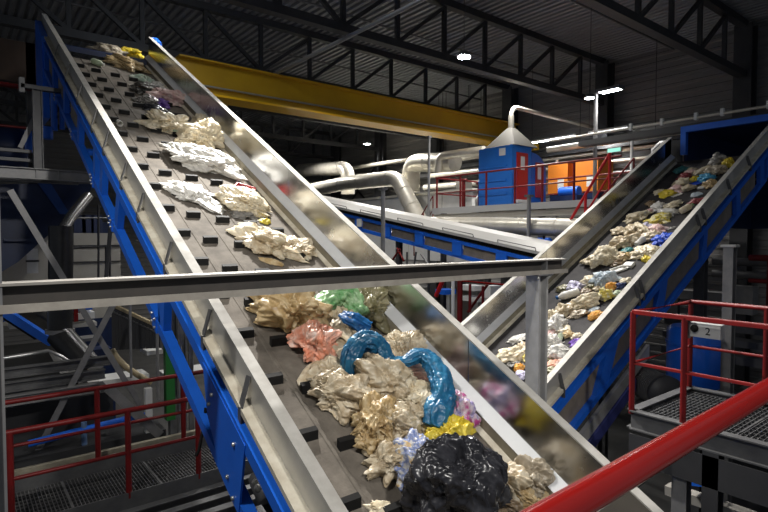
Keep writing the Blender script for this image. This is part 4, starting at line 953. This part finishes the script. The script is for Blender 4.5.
# columns: label, px, py, w, h, rot, kind, key, thick
T1 = [
 ('plastic_film', 'greyish crumpled film at the very top of the cleated belt, behind the yellow bag', 'film', 110, 52, 26, 11, 0, 'bag', 'dirty', .7),
 ('paper_scrap', 'small white scrap at the left of the topmost film', 'scrap', 99, 54, 8, 5, 30, 'film', 'white', .6),
 ('plastic_bag', 'mustard yellow bag at the top of the cleated belt', 'bag', 131, 54, 21, 10, 0, 'bag', 'yellow', .7),
 ('paper_bag', 'brown paper bag lying below the mustard yellow bag', 'bag', 125, 63, 30, 13, 0, 'bag', 'tan', .6),
 ('plastic_bottle', 'pale green flattened bottle near the top left of the cleated belt', 'bottle', 98, 64, 14, 6, -18, 'bottle', 'palegreen', .8),
 ('plastic_film', 'grey green film below the brown paper bag near the right wall', 'film', 144, 78, 24, 9, 0, 'film', 'mint', .6),
 ('garbage_bag', 'dark bag piece under the grey green film, high on the cleated belt', 'bag', 146, 89, 22, 12, 0, 'bag', 'dark', .6),
 ('plastic_wrapper', 'black and white crumpled wrapper high on the cleated belt', 'wrapper', 149, 101, 15, 10, 0, 'bag', 'grey', .6),
 ('paper_scrap', 'small white scrap against the right wall above the pink white wrapper', 'scrap', 158, 86, 9, 7, 0, 'bag', 'white', .7),
 ('plastic_film', 'pinkish white crumpled film against the right wall near the top', 'film', 173, 98, 18, 20, -50, 'bag', 'pink', .6),
 ('plastic_wrapper', 'purple wrapper scrap beside the pinkish white film', 'wrapper', 162, 103, 11, 8, 0, 'bag', 'purple', .6),
 ('garbage_bag', 'black bag scrap below the purple wrapper', 'bag', 156, 109, 22, 8, 0, 'bag', 'black', .6),
 ('plastic_bag', 'cream crumpled bag with rounded folds below the black scrap', 'bag', 169, 124, 34, 17, 5, 'bag', 'cream', .8),
 ('plastic_film', 'mint green film strip hanging around the cream crumpled bag', 'film', 180, 129, 28, 16, -20, 'film', 'mint', .5),
 ('plastic_bag', 'round cream bag ball against the right wall', 'bag', 202, 137, 30, 24, -25, 'bag', 'cream', .9),
 ('plastic_bag', 'small cream knot on top of the round cream bag', 'bag', 201, 124, 13, 12, 0, 'bag', 'cream', .9),
 ('plastic_bag', 'wide white crumpled bag across the upper middle of the belt', 'bag', 204, 159, 52, 22, -12, 'bag', 'white', .7),
 ('plastic_film', 'torn white tail of the wide crumpled bag, beside the right wall', 'film', 225, 166, 20, 12, -10, 'film', 'white', .5),
 ('plastic_cup', 'small pale cup beside the left wall of the cleated belt', 'cup', 119, 123, 9, 7, -60, 'cup', 'white', .9),
 ('plastic_film', 'long white twisted film lying alone on the left half of the belt', 'film', 192, 193, 40, 15, -22, 'bag', 'white', .6),
 ('food_tray', 'red food tray beside the right wall', 'tray', 245, 188, 20, 8, 0, 'tray', 'red', .6),
 ('plastic_bag', 'cream bag just below the red tray', 'bag', 242, 201, 38, 20, -22, 'bag', 'cream', .7),
 ('foil_scrap', 'grey foil scrap under the cream bag by the red tray', 'scrap', 244, 213, 24, 9, -10, 'bag', 'grey', .5),
 ('plastic_wrapper', 'small yellow printed wrapper beside the right wall', 'wrapper', 266, 221, 14, 8, -20, 'film', 'yellow', .6),
 ('plastic_film', 'long creased cream film stretched above the tan looped bag', 'film', 258, 232, 62, 22, -12, 'film', 'cream', .55),
 ('plastic_bag', 'tan looped bag crumpled at the end of the long cream film', 'bag', 268, 244, 36, 20, -5, 'bag', 'beige', .8),
 ('plastic_film', 'tan film trailing to the right wall beside the looped bag', 'film', 298, 247, 28, 18, -30, 'bag', 'beige', .5),
 ('plastic_film', 'small tan film scrap just above the grey beam', 'film', 272, 261, 26, 8, -5, 'film', 'tan', .5),
 # below the beam
 ('plastic_bag', 'yellowish tan see-through bag just under the grey beam', 'bag', 292, 309, 58, 36, -22, 'bag', 'tan', .9),
 ('plastic_bag', 'dirty tan film heap against the right wall beside the green bag', 'bag', 366, 304, 28, 30, -30, 'bag', 'olive', .8),
 ('plastic_film', 'thin whitish film spread under the pink bag and the blue arch', 'film', 345, 362, 62, 64, -35, 'film', 'beige', .25),
 ('plastic_bag', 'pink and orange bag lying left of the blue arch', 'bag', 316, 341, 30, 27, 10, 'bag', 'orange', .9),
 ('plastic_film', 'tan brown film strip between the green bag and the blue arch', 'film', 345, 326, 44, 30, -35, 'bag', 'beige', .5),
 ('plastic_bag', 'grey olive lump framed by the blue arch', 'bag', 371, 360, 27, 25, 0, 'bag', 'dirty', .9),
 ('plastic_film', 'beige film wedge leaning on the ledge right of the blue arch', 'film', 404, 349, 32, 24, 35, 'bag', 'beige', .9),
 ('plastic_film', 'white film sheet with pink red marks inside the bend of the blue bag', 'film', 412, 374, 36, 16, -10, 'bag', 'pink', .8),
 ('plastic_bag', 'large beige crumpled bag in the middle of the heap', 'bag', 383, 384, 50, 34, -12, 'bag', 'beige', .9),
 ('plastic_bag', 'tan creased bag left of the large beige bag', 'bag', 345, 395, 50, 30, -20, 'bag', 'beige', .8),
 ('plastic_bag', 'light beige creased bag below the pink marked sheet', 'bag', 410, 400, 44, 30, -15, 'bag', 'cream', .8),
 ('plastic_bag', 'tan crumpled bag hanging at the left foot of the heap', 'bag', 374, 419, 30, 42, 10, 'bag', 'tan', .9),
 ('plastic_bag', 'whitish beige bag at the lower middle of the heap', 'bag', 397, 429, 32, 34, -20, 'bag', 'beige', .8),
 ('plastic_bag', 'clear and magenta printed bag beside the right wall', 'bag', 458, 415, 27, 28, -40, 'bag', 'magenta', .8),
 ('plastic_wrapper', 'yellow and white printed wrapper next to the blue bag tail', 'wrapper', 424, 432, 32, 20, -15, 'film', 'lemon', .8),
 ('plastic_bag', 'bright yellow crumpled bag above the black bag', 'bag', 447, 440, 40, 27, 25, 'bag', 'yellow', 1.0),
 ('plastic_scrap', 'small bright blue scrap left of the bright yellow bag', 'scrap', 421, 444, 13, 11, 0, 'bag', 'bluer', .8),
 ('food_packaging', 'clear crumpled packaging with coloured print left of the black bag', 'packaging', 414, 462, 36, 36, -25, 'bag', 'prints', .8),
 ('plastic_bag', 'beige looped bag lowest on the left of the heap', 'bag', 390, 460, 28, 26, 35, 'bag', 'beige', .8),
 ('garbage_bag', 'big shiny black garbage bag at the bottom of the heap', 'bag', 457, 482, 74, 66, 18, 'bag', 'black', .9),
 ('paper_scrap', 'beige crumpled paper right of the black bag', 'paper', 508, 486, 34, 28, 0, 'bag', 'beige', .8),
 ('plastic_film', 'grey brown tangled film against the right wall at the bottom', 'film', 530, 478, 30, 32, -40, 'bag', 'dirty', .9),
 ('cardboard_scrap', 'beige cardboard scrap near the near red handrail', 'scrap', 548, 484, 28, 18, -20, 'film', 'beige', .6),
 ('plastic_film', 'tan film at the bottom edge right of the black bag', 'film', 533, 502, 50, 20, 15, 'bag', 'tan', .6),
 ('plastic_film', 'cream film corner at the bottom edge left of the black bag', 'film', 381, 509, 18, 12, 0, 'bag', 'cream', .6),
 ('plastic_film', 'dark brown film scrap between the beige paper and the black bag', 'film', 503, 503, 26, 18, 0, 'bag', 'brown', .6),
 ('plastic_bag', 'dark grey bag scrap inside the heap below the grey olive lump', 'bag', 356, 380, 20, 18, 0, 'bag', 'dark', .7),
]
for i, (nm, lab, cat, px, py, w, h, rot, kind, key, th) in enumerate(T1):
    piece(F1, nm, lab, cat, px, py, w, h, rot, kind, key, i+1, th, group='waste on the cleated belt') if i < 28 else piece(F1, nm, lab, cat, px, py, w*1.14, h*1.14, rot, kind, key, i+1, th, group='waste on the cleated belt')
rope(F1, 'plastic_bag', 'pale green bag draped in a bend under the grey beam', 'bag', [(316, 317, .04, 8), (322, 307, .12, 10), (333, 297, .18, 9), (345, 295, .20, 10), (355, 305, .16, 10), (363, 316, .12, 7)], 'green', 3, .8)
rope(F1, 'plastic_scrap', 'blue bag scrap hanging at the right end of the green bag', 'bag', [(343, 315, .15, 6), (353, 321, .16, 9), (367, 330, .12, 9)], 'bluer', 5)
rope(F1, 'plastic_bag', 'long twisted bright blue bag arching over the heap', 'bag', [(350, 377, .08, 6), (350, 360, .20, 7), (357, 345, .28, 8), (369, 340, .32, 9), (380, 348, .28, 8), (390, 361, .24, 6), (404, 362, .26, 5), (420, 355, .30, 6), (431, 362, .30, 8), (440, 377, .28, 9), (443, 395, .25, 10), (438, 412, .20, 11), (433, 428, .14, 9)], 'blue', 8, .75)
# loose film sheets draped over and around the heap
for i, (lab, px, py, w, h, rot, key, th) in enumerate((
  ('creased tan film sheet sloping from the pink bag down to the belt', 330, 372, 46, 40, -40, 'beige', .55),
  ('torn cream film flap at the left edge of the heap above the empty belt', 352, 405, 40, 18, -30, 'cream', .7),
  ('crinkled beige film between the blue arch and the large beige bag', 392, 370, 34, 18, 10, 'cream', .7),
  ('tan film lobe hanging below the large beige bag toward the belt', 372, 440, 24, 22, 20, 'tan', .7),
  ('pale crumpled film under the tail of the blue bag', 418, 418, 34, 26, -20, 'beige', .8),
  ('beige creased film in the gap between the tan bags', 362, 398, 36, 26, -10, 'tan', .7),
  ('dirty film shred along the right wall beside the blue tail', 452, 396, 16, 30, -35, 'dirty', .7),
  ('tan film shred at the foot of the right wall beside the grey brown tangle', 520, 496, 34, 20, -25, 'tan', .7))):
    piece(F1, 'plastic_film', lab, 'film', px, py, w, h, rot, 'film' if i in (0,) else 'bag', key, 500+i, th, group='waste on the cleated belt', lift=.03)
BC = 'far belt'
T2 = [
 ('grey brown bundle at the crest of the far belt', 'bag', 719, 161, 14, 11, 0, 'bag', 'grey', .9, 'plastic_bag'),
 ('tan yellow piece beside the bundle at the crest of the far belt', 'scrap', 728, 164, 8, 8, 0, 'bag', 'yellow', .9, 'plastic_scrap'),
 ('teal scrap at the top left corner of the far belt', 'scrap', 681, 170, 11, 6, 0, 'bag', 'teal', .6, 'plastic_scrap'),
 ('small white scrap just right of the teal scrap', 'scrap', 691, 170, 9, 5, 0, 'bag', 'cream', .6, 'paper_scrap'),
 ('cream film in the uppermost row below the grey brown bundle', 'film', 704, 171, 18, 7, 0, 'bag', 'cream', .6, 'plastic_film'),
 ('brown film below the grey brown bundle, touching the near wall', 'film', 716, 171, 16, 9, 0, 'bag', 'dirty', .7, 'plastic_film'),
 ('maroon wrapper near the top left of the far belt', 'wrapper', 685, 177, 9, 7, 0, 'bag', 'maroon', .7, 'plastic_wrapper'),
 ('pinkish white scrap touching the maroon wrapper', 'scrap', 690, 173, 9, 6, -30, 'bag', 'pink', .6, 'paper_scrap'),
 ('lime yellow cap between the maroon wrapper and the light blue bag', 'cap', 694.5, 179, 7, 5, 0, 'bag', 'yellow', .8, 'bottle_cap'),
 ('light blue crumpled bag in the upper part of the far belt', 'bag', 706, 178, 11, 8, 0, 'bag', 'ltblue', .8, 'plastic_bag'),
 ('flat dark blue tray below the lime yellow cap', 'tray', 697, 183, 17, 4, 0, 'tray', 'vivid', .4, 'plastic_tray'),
 ('cream scrap left of the flat dark blue tray', 'scrap', 683, 182, 11, 7, 0, 'bag', 'cream', .7, 'paper_scrap'),
 ('tan bag below the light blue bag at the near wall', 'bag', 711, 184, 10, 8, 20, 'bag', 'tan', .8, 'plastic_bag'),
 ('white strip below the flat dark blue tray', 'film', 702, 187, 13, 4, 5, 'film', 'white', .5, 'plastic_film'),
 ('beige bag at the middle of the second trash row from the top', 'bag', 688, 188, 12, 6, 0, 'bag', 'beige', .7, 'plastic_bag'),
 ('yellow wrapper at the left of the second trash row from the top', 'wrapper', 667, 193, 11, 7, 0, 'bag', 'yellow', .6, 'plastic_wrapper'),
 ('cream scrap left of the yellow wrapper at the far side wall', 'scrap', 660, 192, 8, 6, 0, 'bag', 'cream', .6, 'paper_scrap'),
 ('pinkish cream bag right of the yellow wrapper', 'bag', 676, 189, 10, 7, 0, 'bag', 'pink', .7, 'plastic_bag'),
 ('oval white lid below the pinkish cream bag', 'lid', 675.5, 194.5, 11, 5, 0, 'tray', 'white', .4, 'plastic_disc'),
 ('pale blue film sheet at the right end of the second trash row', 'film', 696, 194, 14, 6, 15, 'film', 'pale', .5, 'plastic_film'),
 ('brown red scrap at the near wall above the green bottle', 'scrap', 696, 201, 9, 5, 0, 'bag', 'maroon', .6, 'plastic_scrap'),
 ('cream bottle with bright green end beside the near wall', 'bottle', 687, 209, 17, 8, 20, 'bottle', 'cream', .8, 'plastic_bottle'),
 ('white torn film in the third row, left of the cream film bow', 'film', 658, 207, 10, 8, -30, 'bag', 'white', .6, 'plastic_film'),
 ('small pink scrap at the left end of the third row', 'scrap', 650, 211, 5, 4, 0, 'bag', 'pink', .8, 'paper_scrap'),
 ('cream film bow in the third row', 'film', 672, 205, 15, 6, 8, 'bag', 'cream', .6, 'plastic_film'),
 ('white film strip hanging down from the cream film bow', 'film', 668, 212, 10, 8, 35, 'bag', 'white', .5, 'plastic_film'),
 ('small brown scrap at the far side wall in the third row', 'scrap', 651, 204, 7, 6, 0, 'bag', 'brown', .7, 'plastic_scrap'),
 ('plump cream bag at the left of the fourth row', 'bag', 638, 216.5, 19, 8, -5, 'bag', 'cream', .8, 'plastic_bag'),
 ('yellow cream film right of the plump cream bag', 'film', 658, 219, 24, 9, 5, 'bag', 'lemon', .6, 'plastic_film'),
 ('lilac blue scrap below the yellow cream film', 'scrap', 646, 226, 9, 6, 20, 'bag', 'lilac', .6, 'plastic_scrap'),
 ('small grey white scrap alone near the near wall above the blue bag', 'scrap', 671, 228, 10, 4, 0, 'film', 'grey', .6, 'plastic_scrap'),
 ('cream upright film left of the lilac blue scrap', 'film', 640, 229, 9, 13, 0, 'bag', 'cream', .8, 'plastic_film'),
 ('beige film left of the cream upright film', 'film', 631, 231, 12, 11, -20, 'bag', 'beige', .7, 'plastic_film'),
 ('tan scrap against the far side wall in the fifth row', 'scrap', 619, 231, 12, 7, 0, 'bag', 'beige', .6, 'paper_scrap'),
 ('pinkish cream bag left of the vivid blue bag, upper of two', 'bag', 656, 229, 14, 8, -30, 'bag', 'pink', .7, 'plastic_bag'),
 ('vivid blue bag against the near wall', 'bag', 663, 239.5, 17, 9, 12, 'bag', 'vivid', .7, 'plastic_bag'),
 ('beige bag left of the vivid blue bag, lower of two', 'bag', 651, 236, 14, 9, -20, 'bag', 'beige', .8, 'plastic_bag'),
 ('small white cup lying alone in the middle of the far belt', 'cup', 640, 243, 12, 7, 25, 'cup', 'white', .8, 'plastic_cup'),
 ('crumpled beige bag at the far side wall left of the white cup', 'bag', 623, 242, 24, 12, -8, 'bag', 'beige', .8, 'plastic_bag'),
 ('dark teal scrap below the white cup', 'scrap', 627, 251, 11, 6, 0, 'bag', 'teal', .6, 'plastic_scrap'),
 ('cream yellow curled film at the near wall below the white cup', 'film', 645, 252, 20, 13, -15, 'bag', 'cream', .6, 'plastic_film'),
 ('yellow green scrap hanging under the cream yellow curled film', 'scrap', 646, 259, 6, 9, 0, 'bag', 'yellow', .8, 'plastic_scrap'),
 ('white and blue carton right of the dark teal scrap', 'carton', 633, 254, 12, 6, -5, 'carton', 'pale', .7, 'drink_carton'),
 ('tan brown cardboard below the dark teal scrap', 'scrap', 623, 257, 15, 8, 10, 'bag', 'tan', .6, 'cardboard_scrap'),
 ('large white green tinted film heap at the far side wall', 'film', 604, 257, 28, 17, 5, 'bag', 'cream', .8, 'plastic_film'),
 ('white carton at the right of the tan brown cardboard', 'carton', 629, 264, 10, 8, 40, 'carton', 'white', .8, 'drink_carton'),
 ('brown scrap between the white film heap and the white carton', 'scrap', 617, 263, 12, 6, 10, 'bag', 'brown', .6, 'plastic_scrap'),
 ('white tray below the brown scrap', 'tray', 619, 269, 17, 7, 0, 'tray', 'white', .6, 'plastic_tray'),
 ('pale blue grey bag in the middle of the lower far belt', 'bag', 604, 279, 22, 14, 10, 'bag', 'pale', .8, 'plastic_bag'),
 ('cream scrap left of the pale blue grey bag', 'scrap', 589, 281, 12, 9, 20, 'bag', 'cream', .7, 'paper_scrap'),
 ('olive dark film under the cream scrap at the far side', 'film', 592, 286, 16, 6, 0, 'bag', 'olive', .5, 'plastic_film'),
 ('orange brown ball beside the pale blue grey bag', 'ball', 611.5, 285.5, 8, 7, 0, 'bag', 'orangep', .9, 'plastic_scrap'),
 ('white bottle with yellow patch below the orange brown ball', 'bottle', 605, 295, 11, 12, 70, 'bag', 'lemon', .9, 'plastic_bottle'),
 ('navy scrap right of the orange brown ball', 'scrap', 620, 285.5, 8, 5, 0, 'bag', 'navy', .7, 'plastic_scrap'),
 ('cream scrap above the navy scrap at the near wall', 'scrap', 625, 281, 10, 6, 20, 'bag', 'cream', .6, 'paper_scrap'),
 ('beige scrap between the pale blue grey bag and the yellow patched bottle', 'scrap', 599, 288, 9, 5, 0, 'bag', 'beige', .6, 'paper_scrap'),
 ('pale green scrap at the near wall below the navy scrap', 'scrap', 617, 294, 9, 6, 20, 'bag', 'palegreen', .7, 'plastic_scrap'),
 ('white lilac printed bag at the far side wall above the blue capped bottle', 'bag', 575, 287, 13, 10, 0, 'bag', 'lilac', .7, 'plastic_bag'),
 ('dark olive scrap left of the white lilac printed bag', 'scrap', 564, 289, 12, 7, 0, 'bag', 'olive', .6, 'plastic_scrap'),
 ('brown scrap right of the white lilac printed bag', 'scrap', 585, 292, 10, 6, 0, 'bag', 'brown', .6, 'plastic_scrap'),
 ('white bottle with blue cap lying beside the post', 'bottle', 568, 296, 25, 8, 176, 'bottle', 'white', .9, 'plastic_bottle'),
 ('large cream bag right of the blue capped bottle', 'bag', 586, 301.5, 24, 14, -8, 'bag', 'cream', .8, 'plastic_bag'),
 ('white and blue wrapper below the large cream bag', 'wrapper', 594, 309, 13, 6, -5, 'film', 'pale', .5, 'plastic_wrapper'),
 ('orange yellow pot at the near wall below the large cream bag', 'pot', 596, 315, 13, 7, 10, 'bag', 'orangep', .7, 'plastic_pot'),
 ('beige crumpled film below the blue capped bottle', 'film', 565, 310, 15, 12, 20, 'bag', 'beige', .7, 'plastic_film'),
 ('dirty beige scrap left of the orange yellow pot', 'scrap', 578, 314, 15, 7, 0, 'bag', 'dirty', .6, 'plastic_scrap'),
 ('cream lump directly right of the post, uppermost there', 'bag', 551, 316, 14, 10, 0, 'bag', 'cream', .9, 'plastic_bag'),
 ('large white bag right of the post', 'bag', 555, 324, 22, 16, 0, 'bag', 'white', .8, 'plastic_bag'),
 ('cream carton at the right end of the large white bag', 'carton', 564, 328.5, 13, 9, -15, 'carton', 'cream', .8, 'drink_carton'),
 ('pinkish tray below the large white bag', 'tray', 551, 333, 14, 7, 15, 'bag', 'pink', .6, 'plastic_tray'),
 ('pale green jar standing right of the pinkish tray', 'jar', 560, 338, 10, 13, 60, 'cup', 'palegreen', .9, 'plastic_jar'),
 ('tan scrap right of the pale green jar', 'scrap', 569, 334, 9, 7, -30, 'bag', 'tan', .7, 'paper_scrap'),
 ('small cream scrap nearest the near wall beside the tan scrap', 'scrap', 575.5, 336, 8, 5, 0, 'bag', 'cream', .7, 'paper_scrap'),
 ('white round tub right of the post below the pinkish tray', 'tub', 550, 343, 16, 13, 0, 'bag', 'white', .9, 'plastic_tub'),
 ('white rounded jug lying right of the post', 'jug', 558, 352, 18, 12, -8, 'bag', 'white', .9, 'plastic_jug'),
 ('purple scrap half hidden by the near wall', 'scrap', 577, 342, 8, 7, 30, 'bag', 'purple', .6, 'plastic_scrap'),
 ('flat white wedge left of the post', 'film', 519, 338.5, 20, 7, 5, 'bag', 'white', .5, 'plastic_film'),
 ('beige scrap left of the post below the flat white wedge', 'scrap', 523, 347, 9, 12, 0, 'bag', 'beige', .7, 'paper_scrap'),
 ('large cream film bundle left of the post at the bottom', 'bag', 511, 355.5, 28, 15, -12, 'bag', 'cream', .8, 'plastic_bag'),
 ('yellow scrap at the right end of the cream film bundle', 'scrap', 524, 358, 7, 8, 0, 'bag', 'lemon', .7, 'plastic_scrap'),
 ('dark scrap under the cream film bundle left of the post', 'scrap', 513, 365, 16, 7, -20, 'bag', 'dark', .6, 'plastic_scrap'),
 ('round orange fruit piece left of the post', 'scrap', 520, 368, 8, 8, 0, 'bag', 'orangep', .9, 'food_scrap'),
 ('white lilac film lowest at the left of the post', 'film', 521, 375, 10, 8, -30, 'bag', 'lilac', .7, 'plastic_film'),
 ('tan pink scrap right of the post at the lowest end', 'scrap', 553, 364, 16, 7, 5, 'bag', 'orange', .6, 'plastic_scrap'),
 ('dark green scrap right of the post above the tan pink scrap', 'scrap', 548, 358, 9, 6, 0, 'bag', 'olive', .6, 'plastic_scrap'),
 ('olive scrap lowest right of the post at the near wall', 'scrap', 551, 371, 12, 8, 0, 'bag', 'olive', .6, 'plastic_scrap'),
]
for i, (lab, cat, px, py, w, h, rot, kind, key, th, nm) in enumerate(T2):
    k2 = 'bluer' if 'blue cap' in lab else ('green' if 'green end' in lab else None)
    piece(F2, nm, lab, cat, px, py, w*.92, h*.9, rot, kind, key, 200+i, th, group='scraps on the far belt', key2=k2)
# ------------------------------------------------------------------ world and view
w = bpy.data.worlds.new('world'); C.world = w; w.use_nodes = True
w.node_tree.nodes['Background'].inputs[0].default_value = (.80, .88, 1, 1); w.node_tree.nodes['Background'].inputs[1].default_value = .095
C.view_settings.view_transform = 'Standard'; C.view_settings.look = 'None'; C.view_settings.gamma = 1; C.view_settings.exposure = .55
